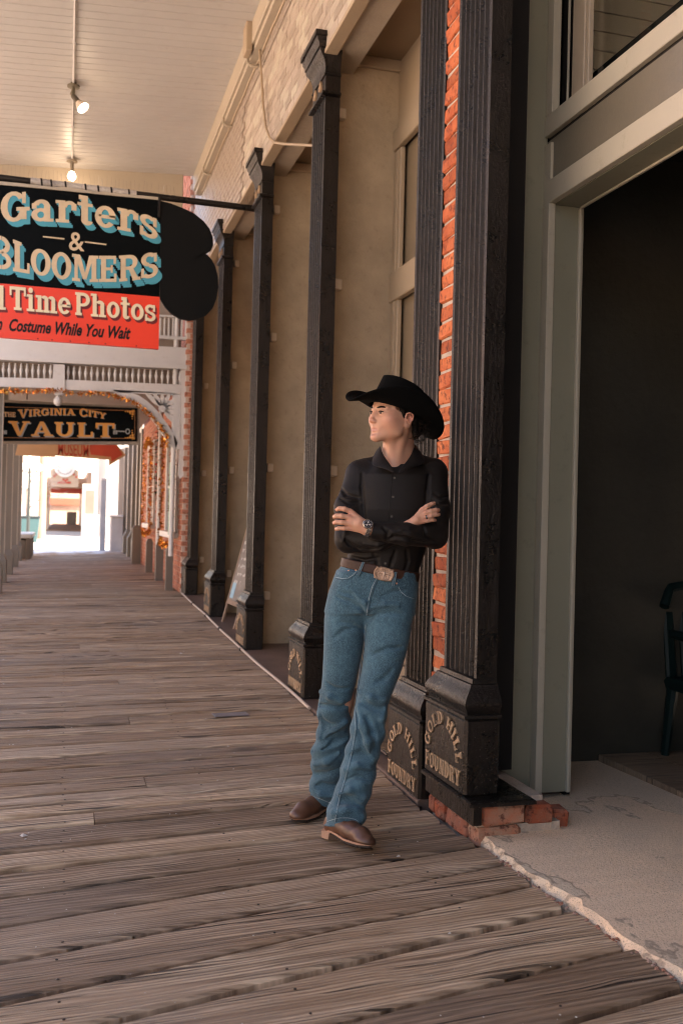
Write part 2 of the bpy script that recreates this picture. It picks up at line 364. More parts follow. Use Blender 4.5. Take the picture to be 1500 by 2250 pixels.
bw = empty('boardwalk', (0, 0, 0), kind='structure', label='weathered grey brown plank boardwalk running down the street')
lines = [(1.02, .14), (1.29, .14), (1.56, .14), (1.82, .142), (2.09, .145), (2.35, .145), (2.62, .172), (2.86, .162), (3.12, .136), (3.38, .10), (3.63, .04), (3.86, .0)]
v = 3.86
while v < 29.2:
    v += random.choice([.14, .19, .19, .24, .21]); lines.append((v, random.uniform(-.004, .004)))
U0, U1 = -1.55, 1.56
def uend(v): return float(np.interp(v, [1, 2.3, 2.6, 3.0, 3.55, 3.8, 4.1, 30], [1.70, 1.675, 1.655, 1.62, 1.60, 1.57, 1.545, 1.545]))
def plank_mesh(a, b, ua, ub, nseg, dz, vmid):
    mb = MB(); xs = np.linspace(ua, ub, nseg+1); vs_ = []; gap = random.uniform(.018, .028) if vmid < 4 else random.uniform(.010, .020)
    w0 = np.cumsum(rng.normal(0, .0016, nseg+1)); w1 = np.cumsum(rng.normal(0, .0016, nseg+1)); w0 -= w0.mean(); w1 -= w1.mean()
    cup = random.uniform(-.003, .003)
    for i, x in enumerate(xs):
        y0 = a[0]+a[1]*x+gap+w0[i]; y1 = b[0]+b[1]*x-gap*.4+w1[i]
        c = min(.008, (y1-y0)*.2)
        for (y, z) in ((y0, -.05), (y0, -.009), (y0+c, 0), ((y0+y1)/2, cup), (y1-c, 0), (y1, -.009), (y1, -.05)):
            vs_.append((x, y-vmid, z))
    k = 7; fs = []
    for i in range(nseg):
        for j in range(k-1): fs.append((i*k+j, (i+1)*k+j, (i+1)*k+j+1, i*k+j+1))
    fs += [tuple(range(k))[::-1], tuple(range(nseg*k, nseg*k+k))]
    mb.add(vs_, fs); return mb
shared = {}
for i in range(len(lines)-1):
    a, b = lines[i], lines[i+1]; vm = (a[0]+b[0])/2
    ue = uend(vm+a[1]*1.6)
    cuts = [U0, ue]
    if vm > 4 and random.random() < .35: cuts = [U0, random.choice([-.6, .15, .4]), ue]
    for j in range(len(cuts)-1):
        mb = plank_mesh(a, b, cuts[j]+(.004 if j else 0), cuts[j+1]+random.uniform(-.008, .004) if j == len(cuts)-2 else cuts[j+1], 14 if vm < 5 else 5, 0, vm)
        o = mb.obj('plank', M['plank'], bw, smooth=False)
        zc = zf(0, vm); s = tilt(vm)
        o.location = (0, vm, zc+random.uniform(-.003, .003)); o.rotation_euler = (random.uniform(-.012, .012), -math.atan(s)+random.uniform(-.0008, .0008), 0)
mb = MB(); mb.box((U0, .6, -.30), (1.5, 29.1, -.26)); mb.obj('joist_bed', M['black'], bw)
# nail heads, two rows over the hidden joists
mb = MB()
for i in range(len(lines)-1):
    a, b = lines[i], lines[i+1]; vm = (a[0]+b[0])/2
    if vm > 11: break
    for ux in (-.62, .02, .66, 1.30):
        for f_ in (.25, .75):
            if random.random() < .15: continue
            u_ = ux+random.uniform(-.012, .012); v_ = (a[0]+a[1]*u_)*(1-f_)+(b[0]+b[1]*u_)*f_+random.uniform(-.01, .01)
            r_ = .0048; z_ = zf(u_, v_)+.0015; mb.lathe((u_, v_, z_), [(r_, 0), (r_*.9, .0016)], 6)
o = mb.obj('nail_heads', mat_plain('rusty nail', (.035, .022, .018), .5, .5), bw); o['kind'] = 'stuff'
# a stamped metal plate let into the boards

mb = MB(); mb.bbox((-.11, -.05, 0), (.11, .05, .006), .002); pl = mb.obj('metal_plate', mat_paint('worn metal plate', (.20, .17, .17), .4, .2, .2, 40))
props(pl, label='small worn metal plate lying on the planks near the second column', cat='plate'); pl.location = (1.02, 6.05, zf(1.02, 6.05)+.006)
pl.rotation_euler = (0, 0, .1)
# pale crumbs and chips over the boards
mb = MB()
for k in range(420):
    vv = 1.6+random.random()**1.6*16; uu = random.uniform(-1.6, 1.5); s = random.uniform(.0018, .0055)*(1 if vv < 4 else 1.5)
    if random.random() < .03: s *= 3
    if math.hypot(uu-1.1, vv-3.95) < .22: continue
    z = zf(uu, vv)+.004; an = random.random()*6
    P4 = [(uu+s*math.cos(an+q)*random.uniform(.5, 1.2), vv+s*math.sin(an+q)*random.uniform(.5, 1.2), z) for q in (0, 1.6, 3.1, 4.7)]
    mb.add(P4+[(uu, vv, z+s*.5)], [(0, 1, 4), (1, 2, 4), (2, 3, 4), (3, 0, 4), (3, 2, 1, 0)])
props(mb.obj('litter_chips', mat_plain('pale chips', (.55, .50, .46), .8)), label='tiny pale chips and crumbs scattered over the boardwalk', cat='debris', kind='stuff')

# concrete apron with a chipped edge
mb = MB(); es = np.linspace(.9, 3.62, 60); edge = []
for e in es:
    u = float(np.interp(e, [.9, 2.345, 2.58, 3.0, 3.6], [1.80, 1.685, 1.665, 1.63, 1.605]))
    edge.append((u+random.uniform(-.006, .012)+(.012*math.sin(e*9)), e))
TOP = .020
vs_ = []; n = len(edge)
for (u, e) in edge: vs_.append((u+random.uniform(-.004, .003), e, -.12))
for (u, e) in edge: vs_.append((u+random.uniform(-.006, .006), e, TOP-.020+random.uniform(-.010, .006)))
for (u, e) in edge: vs_.append((u+.014+random.uniform(0, .020), e, TOP+random.uniform(-.003, .001)))
for (u, e) in edge: vs_.append((2.15, e, TOP))
for (u, e) in edge: vs_.append((3.6, e, TOP-.01))
fs = [(j*n+i, (j+1)*n+i, (j+1)*n+i+1, j*n+i+1) for j in range(4) for i in range(n-1)]
mb.add(vs_, fs); mb.obj('concrete_apron', M['concrete'], kind='structure', label='worn patched concrete apron before the dark doorway')
mb = MB(); mb.add([(1.75, 3.60, TOP-.002), (3.6, 3.60, TOP-.012), (3.6, 4.75, TOP-.03), (1.9, 4.75, TOP-.02)], [(0, 1, 2, 3)])
mb.obj('doorway_floor', M['concrete'], kind='structure', label='sandy concrete floor running in through the doorway')
rf = empty('room_floor', kind='structure', label='brown plank floor of the room inside the doorway')
x = 2.80
for w in (.30, .28, .31, .3, .3):
    mb = MB(); mb.bbox((x+.002, 1.2, TOP-.035), (x+w-.002, 4.72, TOP+.012), .004)
    o = mb.obj('plank', M['plank_in'], rf); x += w
for o in list(rf.children):   # boards run along the wall
    pass
# litter along the joint between boards and concrete
mb = MB()
for k in range(90):
    e = random.uniform(2.3, 3.5); u = float(np.interp(e, [2.345, 2.58, 3.0, 3.6], [1.675, 1.655, 1.62, 1.595]))+random.uniform(-.012, .006)
    s = random.uniform(.003, .009); mb.lathe((u, e, zf(u, e)+s*.2), [(s*.3, -s*.4), (s, 0), (s*.4, s*.6)], 5)
mb.obj('joint_debris', mat_brick('crumbled brick', (.30, .12, .07), (.35, .30, .26))); props(bpy.data.objects['joint_debris'], label='crumbled brick and grit along the edge of the concrete', cat='debris', kind='stuff')

# ------------------------------------------------------------------ lettering: own slab letters drawn as strokes
def B(x0, y0, x1, y1): return [[(x0, y0), (x1, y0), (x1, y1), (x0, y1)]]
def Q(*p): return [list(p)]
def A(cx, cy, rx, ry, a0, a1, wv=.22, wh=.13, n=14):
    out = []
    for i in range(n):
        q = []
        for a in (a0+(a1-a0)*i/n, a0+(a1-a0)*(i+1)/n):
            c_, s_ = math.cos(R_(a)), math.sin(R_(a)); q.append(((cx+rx*c_, cy+ry*s_), (cx+(rx-wv)*c_, cy+(ry-wh)*s_)))
        out.append([q[0][0], q[1][0], q[1][1], q[0][1]])
    return out
def sB(x, w=.22, ext=.07, h=.11, top=1.): return B(x-ext, 0, x+w+ext, h)+B(x-ext, top-h, x+w+ext, top)
X = .72
GL = {
 'G': (.92, A(.42, .5, .42, .5, 38, 330)+B(.50, .36, .92, .48)+B(.60, .08, .82, .42)+B(.68, .60, .80, .97)),
 'C': (.86, A(.42, .5, .42, .5, 42, 318)+B(.68, .60, .80, .97)+B(.70, .10, .80, .34)),
 'O': (.84, A(.42, .5, .42, .5, 0, 360, n=22)),
 'D': (.84, B(.08, 0, .30, 1)+B(0, 0, .38, .12)+B(0, .88, .38, 1)+A(.36, .5, .46, .5, -90, 90)),
 'L': (.74, B(.09, 0, .31, 1)+sB(.09)+B(.3, 0, .72, .12)+B(.62, .1, .72, .36)),
 'H': (.92, B(.09, 0, .29, 1)+B(.62, 0, .82, 1)+sB(.09, .2)+sB(.62, .2)+B(.28, .45, .63, .56)),
 'I': (.40, B(.09, 0, .30, 1)+sB(.09, .21)),
 'U': (.90, B(.08, .38, .29, 1)+B(.62, .38, .80, 1)+B(0, .89, .37, 1)+B(.54, .89, .88, 1)+A(.44, .40, .36, .40, 180, 360, .2)),
 'N': (.94, B(.10, 0, .24, 1)+B(.70, 0, .84, 1)+B(0, 0, .34, .11)+B(0, .89, .30, 1)+B(.60, .89, .94, 1)+Q((.10, 1), (.36, 1), (.84, 0), (.58, 0))),
 'R': (.88, B(.09, 0, .30, 1)+sB(.09, .21)+B(.3, .87, .48, 1)+B(.3, .43, .48, .55)+A(.46, .715, .34, .285, -90, 90, .2)+Q((.42, .47), (.62, .47), (.86, 0), (.62, 0))+B(.58, 0, .92, .11)),
 'P': (.80, B(.09, 0, .30, 1)+sB(.09, .21)+B(.3, .87, .48, 1)+B(.3, .40, .48, .52)+A(.44, .70, .36, .30, -90, 90, .2)),
 'B': (.84, B(.09, 0, .30, 1)+B(0, 0, .4, .12)+B(0, .88, .4, 1)+B(.3, .46, .46, .57)+A(.42, .74, .34, .26, -90, 90, .2)+A(.42, .27, .40, .27, -90, 90, .2)),
 'E': (.80, B(.09, 0, .30, 1)+B(0, 0, .74, .12)+B(0, .88, .72, 1)+B(.3, .45, .55, .56)+B(.50, .36, .58, .65)+B(.64, 0, .74, .32)+B(.62, .70, .72, 1)),
 'F': (.78, B(.09, 0, .30, 1)+sB(.09, .21)+B(0, .88, .74, 1)+B(.3, .45, .55, .56)+B(.50, .35, .58, .66)+B(.64, .68, .74, 1)),
 'M': (1.10, B(.10, 0, .24, 1)+B(.82, 0, 1.02, 1)+B(0, 0, .34, .11)+B(.74, 0, 1.1, .11)+B(0, .89, .24, 1)+B(.9, .89, 1.1, 1)+Q((.10, 1), (.34, 1), (.62, .1), (.46, .1))+Q((.72, 1), (.92, 1), (.60, .1), (.48, .1))),
 'S': (.78, A(.38, .73, .34, .27, 35, 268, .2, .14)+A(.38, .27, .37, .28, -145, 92, .2, .14)+B(.58, .62, .70, .96)+B(.04, .04, .16, .40)),
 'T': (.84, B(.31, 0, .53, 1)+B(.22, 0, .62, .11)+B(0, .87, .84, 1)+B(0, .62, .10, 1)+B(.74, .62, .84, 1)),
 'V': (.92, Q((.06, 1), (.32, 1), (.54, 0), (.40, 0))+Q((.70, 1), (.84, 1), (.54, 0), (.42, 0))+B(-.02, .89, .40, 1)+B(.60, .89, .94, 1)),
 'A': (.92, Q((.38, 1), (.54, 1), (.88, 0), (.62, 0))+Q((.38, 1), (.50, 1), (.20, 0), (.07, 0))+B(-.02, 0, .32, .11)+B(.54, 0, .96, .11)+B(.2, .28, .7, .38)),
 'Y': (.90, B(.34, 0, .56, .48)+B(.24, 0, .66, .11)+Q((.06, 1), (.32, 1), (.56, .46), (.36, .44))+Q((.68, 1), (.84, 1), (.56, .44), (.40, .44))+B(-.02, .89, .40, 1)+B(.58, .89, .92, 1)),
 'a': (.72, A(.30, .22, .30, .22, 0, 360, .19, .11, 16)+B(.40, 0, .60, .50)+B(.40, 0, .70, .10)+A(.32, X-.24, .28, .24, 0, 160, .19, .12)+B(.02, X-.30, .17, X-.12)),
 'r': (.64, B(.10, 0, .31, X)+B(0, 0, .42, .10)+B(0, X-.10, .31, X)+A(.44, X-.22, .22, .22, 20, 180, .14, .12)+B(.50, X-.30, .66, X-.08)),
 't': (.50, B(.12, .12, .33, .96)+B(0, X-.10, .48, X)+A(.30, .16, .18, .16, 180, 350, .14, .11)+B(.04, .82, .33, .96)),
 'e': (.66, A(.33, X/2, .33, X/2, 0, 322, .20, .12, 18)+B(.12, X/2-.05, .64, X/2+.06)),
 's': (.60, A(.29, X*.73, .27, X*.28, 30, 268, .17, .115)+A(.29, X*.28, .29, X*.29, -150, 92, .17, .115)+B(.44, X*.60, .55, X)+B(.02, 0, .13, X*.40)),
 'i': (.42, B(.10, 0, .31, X)+B(0, 0, .41, .10)+B(0, X-.10, .31, X)+A(.205, .90, .12, .12, 0, 360, .12, .12, 12)),
 'm': (1.12, B(.10, 0, .30, X)+B(.46, 0, .66, X-.1)+B(.82, 0, 1.02, X-.1)+B(0, 0, .38, .10)+B(.40, 0, .73, .10)+B(.76, 0, 1.12, .10)+B(0, X-.10, .3, X)+A(.46, X-.17, .20, .17, 0, 150, .18, .12)+A(.82, X-.17, .20, .17, 0, 150, .18, .12)),
 'h': (.80, B(.10, 0, .31, 1)+B(0, .90, .31, 1)+B(0, 0, .39, .10)+B(.50, 0, .71, X-.1)+B(.42, 0, .80, .10)+A(.48, X-.20, .23, .20, 0, 150, .2, .13)),
 'o': (.68, A(.34, X/2, .34, X/2, 0, 360, .20, .12, 20)),
 'l': (.42, B(.10, 0, .31, 1)+B(0, 0, .41, .10)+B(0, .90, .31, 1)),
 'd': (.78, B(.44, 0, .65, 1)+B(.34, .90, .65, 1)+B(.44, 0, .76, .10)+A(.30, X/2, .30, X/2, 0, 360, .2, .12, 18)),
 '&_': (.90, A(.40, .74, .25, .25, -60, 200, .13, .10)+A(.38, .27, .36, .28, 60, 380, .15, .11)+Q((.62, .46), (.86, .52), (.88, .42), (.60, .34))+B(.40, .44, .64, .54)),
 ' ': (.42, []),
}
def lay(text, sizes=None, gap=.06):
    x = 0; out = []
    for ch in text:
        w, st = GL[ch]; k = (sizes or {}).get(ch, 1.)
        out.append([[(x+a*k, b_*k+(0 if k <= 1 else (1-k)*.5)) for a, b_ in q] for q in st]); x += w*k+gap
    return out, x-gap
def letters(mb, text, warp, depth, sizes=None, gap=.06, off=(0, 0)):
    """warp(s, t): s 0..1 along the line, t 0..1 cap height -> (point, outward normal)"""
    gl, wid = lay(text, sizes, gap); k = 0
    for g_ in gl:
        for q in g_:
            k += 1; q2 = []
            n = len(q)
            for i in range(n): q2.append(warp((q[i][0])/wid, q[i][1]))
            nrm = np.array(q2[0][1]); P_ = [np.array(p[0])+nrm*(depth*.0) for p in q2]
            mb.prism(P_, nrm*(depth+.00008*(k % 9)))
    return mb
def px_warp(base, topl, v, dx=0, dy=0):
    bx = [b[0] for b in base]; by = [b[1] for b in base]; tx = [b[0] for b in topl]; ty = [b[1] for b in topl]
    x0, x1 = bx[0], bx[-1]
    def w(s, t):
        px = x0+(x1-x0)*s; yb = np.interp(px, bx, by); yt = np.interp(px, tx, ty)
        return PV(px+dx, yb+(yt-yb)*t+dy, v), (0, -1, 0)
    return w
def font_text(mb, text, warp, depth, bold=.02, shear=.0, sy=1.):
    cu = bpy.data.curves.new('t', 'FONT'); cu.body = text; cu.offset = bold; cu.shear = shear; cu.resolution_u = 3
    o = bpy.data.objects.new('t', cu); COL.objects.link(o); dg = bpy.context.evaluated_depsgraph_get()
    me = o.evaluated_get(dg).to_mesh(); vv = np.array([tuple(v.co) for v in me.vertices]); fs = [tuple(p.vertices) for p in me.polygons]
    wid = vv[:, 0].max(); base = [warp(x/wid, y/.70) for x, y, _ in vv]
    mb.add([np.array(p)+np.array(n_)*depth for p, n_ in base], fs)
    bpy.data.objects.remove(o); bpy.data.curves.remove(cu)

# ------------------------------------------------------------------ iron columns
def rect_loft(mb, rings):   # ring: (u_front, u_back, v0, v1, z)
    vs_ = []; n = len(rings)
    for a, b, c_, d, z in rings: vs_ += [(a, c_, z), (b, c_, z), (b, d, z), (a, d, z)]
    fs = [(i*4+j, i*4+(j+1) % 4, (i+1)*4+(j+1) % 4, (i+1)*4+j) for i in range(n-1) for j in range(4)]
    fs += [(3, 2, 1, 0), (n*4-4, n*4-3, n*4-2, n*4-1)]
    return mb.add(vs_, fs)
def column(vc, z0, label, cat='column', hb=.36, wb=.455, ws=.355, back=1.73, top=4.57, nfl=6, u_sh=1.625, letters_on=True):
    t_ = empty('iron_column', (u_sh, vc, z0), label=label, cat=cat, group='fluted black iron columns along the shopfronts')
    def add(name, mb, mat, smooth=False, parent=None):
        mb.v = [(x-u_sh, y-vc, z-z0) for x, y, z in mb.v]; return mb.obj(name, mat, parent or t_, smooth)
    uf = 1.56; a, b = vc-wb/2, vc+wb/2; zb = z0+hb
    mb = MB(); mb.bbox((uf, a, z0), (back, b, zb), .012); base = add('base_block', mb, M['iron'])
    prof = [(.006, zb), (.006, zb+.012), (-.012, zb+.014), (-.010, zb+.028), (.002, zb+.045), (.004, zb+.062), (-.006, zb+.084), (-.022, zb+.104), (-.034, zb+.122), (-.036, zb+.130), (-.046, zb+.132), (-.048, zb+.150), (-.052, zb+.152)]
    mb = MB(); rect_loft(mb, [(uf-o_, back, a-o_, b+o_, z) for o_, z in prof]); add('base_moulding', mb, M['iron'], True)
    # fluted shaft: section with grooves in the face that looks at the street
    sa, sb = vc-ws/2, vc+ws/2; zs, ze = zb+.15, top-.42
    sec = [(back, sb), (u_sh, sb)]; m_ = .022; fw = (ws-2*m_)/nfl
    for k in range(nfl):
        c0 = sb-m_-k*fw
        rb = fw*.18
        sec += [(u_sh, c0-rb*.3), (u_sh+.012, c0-rb), (u_sh+.016, c0-fw/2), (u_sh+.012, c0-fw+rb), (u_sh, c0-fw+rb*.3)]
    sec += [(u_sh, sa), (back, sa)]
    nz = 2; mb = MB(); vs_ = [(x, y, z) for z in (zs, ze) for x, y in sec]; n = len(sec)
    mb.add(vs_, [(i, (i+1) % n, n+(i+1) % n, n+i) for i in range(n)]+[tuple(range(n))[::-1], tuple(range(n, 2*n))]); add('shaft', mb, M['iron'])
    e = .012
    mb = MB(); rect_loft(mb, [(u_sh-.004, back, sa-.004, sb+.004, ze-.004), (u_sh-.026, back, sa-.026, sb+.026, ze+.006), (u_sh-.026, back, sa-.026, sb+.026, ze+.022), (u_sh-.006, back, sa-.006, sb+.006, ze+.030)]); add('neck_ring', mb, M['iron'])
    zn = ze+.03; mb = MB(); mb.box((u_sh, sa, zn), (back, sb, top-.28)); add('necking', mb, M['iron'])
    for k in range(2):
        cy = vc+(.075 if k else -.075); mb = MB()
        for j in range(7):
            an = (j-3)*.42; L = .05-.006*abs(j-3)
            mb.prism([(u_sh-.001, cy, zn+.03), (u_sh-.001, cy+L*.35*math.sin(an)-.010, zn+.03+L*.9*math.cos(an)), (u_sh-.001, cy+L*.7*math.sin(an), zn+.04+L*1.35*math.cos(an)), (u_sh-.001, cy+L*.35*math.sin(an)+.010, zn+.03+L*.8*math.cos(an))], (-.012-.001*j, 0, 0))
        add('leaf_ornament', mb, M['gold'])
    zc = top-.28
    mb = MB(); rect_loft(mb, [(u_sh+.0, back, sa-0, sb+0, zc), (u_sh-.010, back, sa-.008, sb+.008, zc), (u_sh-.010, back, sa-.008, sb+.008, zc+.012), (u_sh-.002, back, sa-.002, sb+.002, zc+.018), (u_sh-.004, back, sa-.004, sb+.004, zc+.06), (u_sh-.014, back, sa-.010, sb+.010, zc+.10), (u_sh-.036, back, sa-.022, sb+.022, zc+.135), (u_sh-.048, back, sa-.030, sb+.030, zc+.15), (u_sh-.050, back, sa-.031, sb+.031, zc+.172),
              (u_sh-.058, back, sa-.036, sb+.036, zc+.175), (u_sh-.060, back, sa-.037, sb+.037, zc+.20), (u_sh-.072, back, sa-.042, sb+.042, zc+.215), (u_sh-.076, back, sa-.045, sb+.045, zc+.24), (u_sh-.088, back, sa-.05, sb+.05, zc+.245), (u_sh-.088, back, sa-.05, sb+.05, zc+.28)]); add('capital', mb, M['iron'], True)
    if letters_on:
        mb = MB(); cz = z0+hb*.33
        def w1(s, t): return np.array([uf, b-.035-(wb-.07)*s, z0+hb*.11+.066*t]), (-1, 0, 0)
        letters(mb, 'FOUNDRY', w1, .006, gap=.12)
        def w2(s, t):
            an = R_(176-172*s); rr = .132+.054*t
            return np.array([uf, vc-rr*1.13*math.cos(an), z0+hb*.36+rr*1.0*math.sin(an)]), (-1, 0, 0)
        letters(mb, 'GOLD HILL', w2, .006, gap=.14)
        add('lettering', mb, M['gold'])
    return t_
M['hinge'] = mat_paint('pale hinge paint', (.62, .53, .43), .5, .05, .1, 20)
cA = column(3.865, .165, 'nearest fluted black iron column, right behind the leaning man, raised on a brick footing', hb=.315, back=1.715)
cB = column(4.375, -.005, 'fluted black iron column just beyond the brick strip, partly behind the man')
cC = column(6.62, .045, 'fluted black iron column standing behind the legs and hands of the man')
cD = column(8.85, .075, 'fluted black iron column that holds the pipe of the hanging sign')
cE = column(11.06, .145, 'fluted black iron column next beyond the folding chalkboard')
cF = column(13.40, .185, 'farthest fluted black iron column, beside the brick house', letters_on=False)
for k, (vm, zs_) in enumerate([(6.735, (4.143, 2.93, 1.607, .40)), (8.965, (4.126, 2.941, 1.727, .542)), (11.17, (4.165, 2.998, 1.796, .611)), (13.5, (4.2, 3.05, 1.85, .66))]):
    nm = ['second', 'third', 'fourth', 'farthest'][k]
    hts = ['topmost', 'second highest', 'second lowest', 'lowest']
    for j, z in enumerate(zs_):
        mb = MB(); mb.bbox((-.028, -.055, -.038), (.028, 0, .038), .006); mb.lathe((0, -.02, -.04), [(.012, 0), (.012, .08)], 8)
        col_n = ['the column behind the man', 'the column that holds the sign pipe', 'the column beyond the chalkboard', 'the farthest column'][k]
        o = mb.obj('shutter_hinge', M['hinge'], label=f'small pale painted hinge block, {hts[j]} beside {col_n}', cat='hinge', group='pale hinge blocks on the tan reveals')
        o.location = (1.812, vm-.012, z)

# plinth and bricks under the nearest column
M['brick_dirty'] = mat_brick('broken dirty brick', (.40, .10, .045), (.30, .17, .12))
fb = empty('column_footing', (1.56, 3.8, 0), label='iron slab on broken red bricks under the nearest column', cat='footing')
def addw(name, mb, mat, parent, smooth=False):
    l = parent.location; mb.v = [(x-l.x, y-l.y, z-l.z) for x, y, z in mb.v]; return mb.obj(name, mat, parent, smooth)
mb = MB(); mb.bbox((1.572, 3.575, .068), (1.615, 4.10, .150), .005); rect_loft(mb, [(1.552, 1.84, 3.555, 4.10, .148), (1.552, 1.84, 3.555, 4.10, .162), (1.565, 1.83, 3.57, 4.10, .1665)]); addw('iron_slab', mb, M['iron'], fb)
for (a, b_) in [((1.60, 3.60, -.03), (1.80, 3.685, .052)), ((1.622, 3.590, .058), (1.815, 3.69, .142)), ((1.825, 3.615, .045), (1.95, 3.71, .125)), ((1.585, 3.69, -.02), (1.75, 3.79, .066)), ((1.59, 3.80, -.02), (1.76, 3.90, .066)), ((1.575, 3.91, -.02), (1.75, 4.0, .066)), ((1.585, 4.01, -.02), (1.74, 4.10, .064)), ((1.96, 3.66, .0), (2.05, 3.75, .085))]:
    mb = MB(); mb.bbox(a, b_, .014); mb.v = [(x+random.uniform(-.004, .004), y+random.uniform(-.004, .004), z+random.uniform(-.004, .004)) for x, y, z in mb.v]; addw('brick', mb, M['brick_dirty'], fb)
mb = MB(); mb.box((1.61, 3.62, -.05), (1.98, 4.1, .055)); mb.box((1.618, 3.68, .055), (1.93, 4.1, .147)); addw('mortar', mb, M['mortar'], fb)

# narrow strip of bare bricks between the two nearest columns
bp = empty('brick_strip', (1.66, 4.12, .3), label='narrow strip of bare orange bricks between the two nearest iron columns', cat='brick pier')
z = .30; k = 0
while z < 5.6:
    hgt = .066+random.uniform(-.003, .003); mb = MB(); f_ = 1.628+random.uniform(-.004, .007)
    n_ = 5; y0_, y1_ = 4.04, 4.21
    mb.bbox((f_, y0_, z), (1.84, y1_, z+hgt), .007)
    me_ = mb; vv = []
    for (x, y, zz) in mb.v:
        vv.append((x+random.uniform(-.003, .003), y, zz+random.uniform(-.003, .003)+(0.005*(k % 3-1) if y > 4.12 else 0)))
    mb.v = vv; o = addw('brick', mb, M['brick'], bp); z += hgt+.0095; k += 1
mb = MB(); mb.box((1.637, 4.045, .3), (1.83, 4.205, 5.6)); addw('mortar', mb, M['mortar'], bp)
# ------------------------------------------------------------------ the tan building behind the columns
mat_tanpanel = mat_paint('dull tan panel', (.235, .175, .115), .35, .05, .08, 10)
tb = empty('tan_building', (1.8, 8, 0), label='tan painted shop building with deep recessed bays behind the iron columns', cat='building')
def addt(name, mb, mat, smooth=False, parent=None):
    if parent is None or parent is tb: l = tb.location; par = tb
    else: l = tb.location; par = parent
    mb.v = [(x-l.x, y-l.y, z-l.z) for x, y, z in mb.v]; return mb.obj(name, mat, par, smooth)
VB, VE = 4.21, 13.62
for i, (vc) in enumerate((6.62, 8.85, 11.06, 13.40)):       # cross walls behind each column
    mb = MB(); mb.bbox((1.735, vc+.12, -.1), (2.26, vc+.30, 4.62), .004); addt('reveal', mb, M['tan_plaster'])
    mb = MB(); mb.bbox((1.802, vc+.085, 4.52), (2.255, vc+.125, 4.60), .006); addt('reveal_moulding', mb, M['tan'])
    mb = MB(); mb.box((1.80, vc-.16, 0), (2.26, vc+.118, 4.62)) if False else None
mb = MB(); mb.box((1.82, 4.215, -.1), (2.26, 4.60, 4.62)); addt('reveal', mb, M['tan_plaster'])
mb = MB(); mb.box((1.745, 4.22, 4.60), (2.6, VE, 4.66)); addt('soffit', mb, M['soffit'])
mb = MB(); mb.box((2.25, 4.22, 4.06), (2.30, VE, 4.60)); addt('fascia_board', mb, M['tan'])
# shopfront in each bay: stiles, rails, recessed panels, kick board
bays = [(4.60, 6.74), (6.92, 8.97), (9.15, 11.18), (11.36, 13.52)]
for (a, b) in bays:
    mb = MB(); mb.bbox((2.215, a, 3.94), (2.262, b, 4.09), .006); addt('rail', mb, M['tan'])
    mb = MB(); mb.bbox((2.21, a, 2.84), (2.262, b, 3.05), .006); addt('rail', mb, M['tan'])
    mb = MB(); mb.bbox((2.205, a, .30), (2.262, b, .62), .006); addt('kick_board', mb, M['tan'])
    mb = MB(); mb.bbox((2.185, a, -.05), (2.262, b, .292), .008); addt('kick_board', mb, M['tan'])
    n = 3
    for k in range(n+1):
        y = a+(b-a)*k/n; w = .15 if k in (0, n) else .12
        y0, y1 = (y, y+w) if k == 0 else (y-w, y) if k == n else (y-w/2, y+w/2)
        mb = MB(); mb.bbox((2.228, y0+.002, .625), (2.264, y1-.002, 3.935), .006); addt('stile', mb, M['tan'])
        mb = MB(); mb.bbox((2.222, (y0+y1)/2-.02, .63), (2.232, (y0+y1)/2+.02, 3.93), .004); addt('stile_bead', mb, M['tan'])
    for k in range(n):
        y0 = a+(b-a)*k/n+.05; y1 = a+(b-a)*(k+1)/n-.05
        for (z0, z1) in ((.6, 2.86), (3.04, 3.95)):
            mb = MB(); mb.box((2.285, y0, z0), (2.298, y1, z1)); addt('panel', mb, mat_tanpanel)
# wall above: painted brick with real joints
band = MB(); band.box((1.618, 4.21, 4.46), (1.90, VE, 5.75)); addt('band_backing', band, M['band_m'])
variants = []
for q in range(6):
    mb = MB(); mb.bbox((-.005, -.103, 0), (.02, .103, .066), .004)
    mb.v = [(x+random.uniform(-.0015, .0015), y+random.uniform(-.002, .002), z+random.uniform(-.001, .001)) for x, y, z in mb.v]
    variants.append(mb.mesh('brick', M['band']))
rest = MB(); cnt = 0; row = 0; z = 4.465
while z < 5.72:
    y = VB+.1+(.105 if row % 2 else 0)
    while y < VE-.08:
        vis = (4.6 < y < 9.7)
        if vis and cnt < 298:
            o = link('brick', random.choice(variants), tb); o.location = (1.618-1.8+random.uniform(-.002, .003), y-8, z); cnt += 1
        else:
            rest.bbox((1.600, y-.1, z), (1.632, y+.1, z+.062), .005)
        y += .212
    z += .074; row += 1
o = addt('brickwork', rest, M['band']); o['kind'] = 'stuff'
for (u0, u1, z0, z1) in ((1.606, 1.70, 4.425, 4.455), (1.640, 1.72, 4.455, 4.50), (1.70, 1.76, 4.50, 4.56), (1.745, 1.80, 4.56, 4.598)):
    mb = MB(); mb.bbox((u0, VB, z0), (u1, VE, z1), .005); addt('lintel_moulding', mb, M['tan'])
mb = MB(); mb.box((1.63, 4.2, 5.75), (1.95, VE, 7.4)); addt('upper_wall', mb, M['band'])
mb = MB(); mb.box((1.95, 1.0, 4.7), (9, VE, 7.6)); addt('roof_mass', mb, M['band'])
mb = MB(); mb.box((2.31, 4.8, -.3), (2.5, VE, 4.7)); addt('inner_wall', mb, M['tan'])
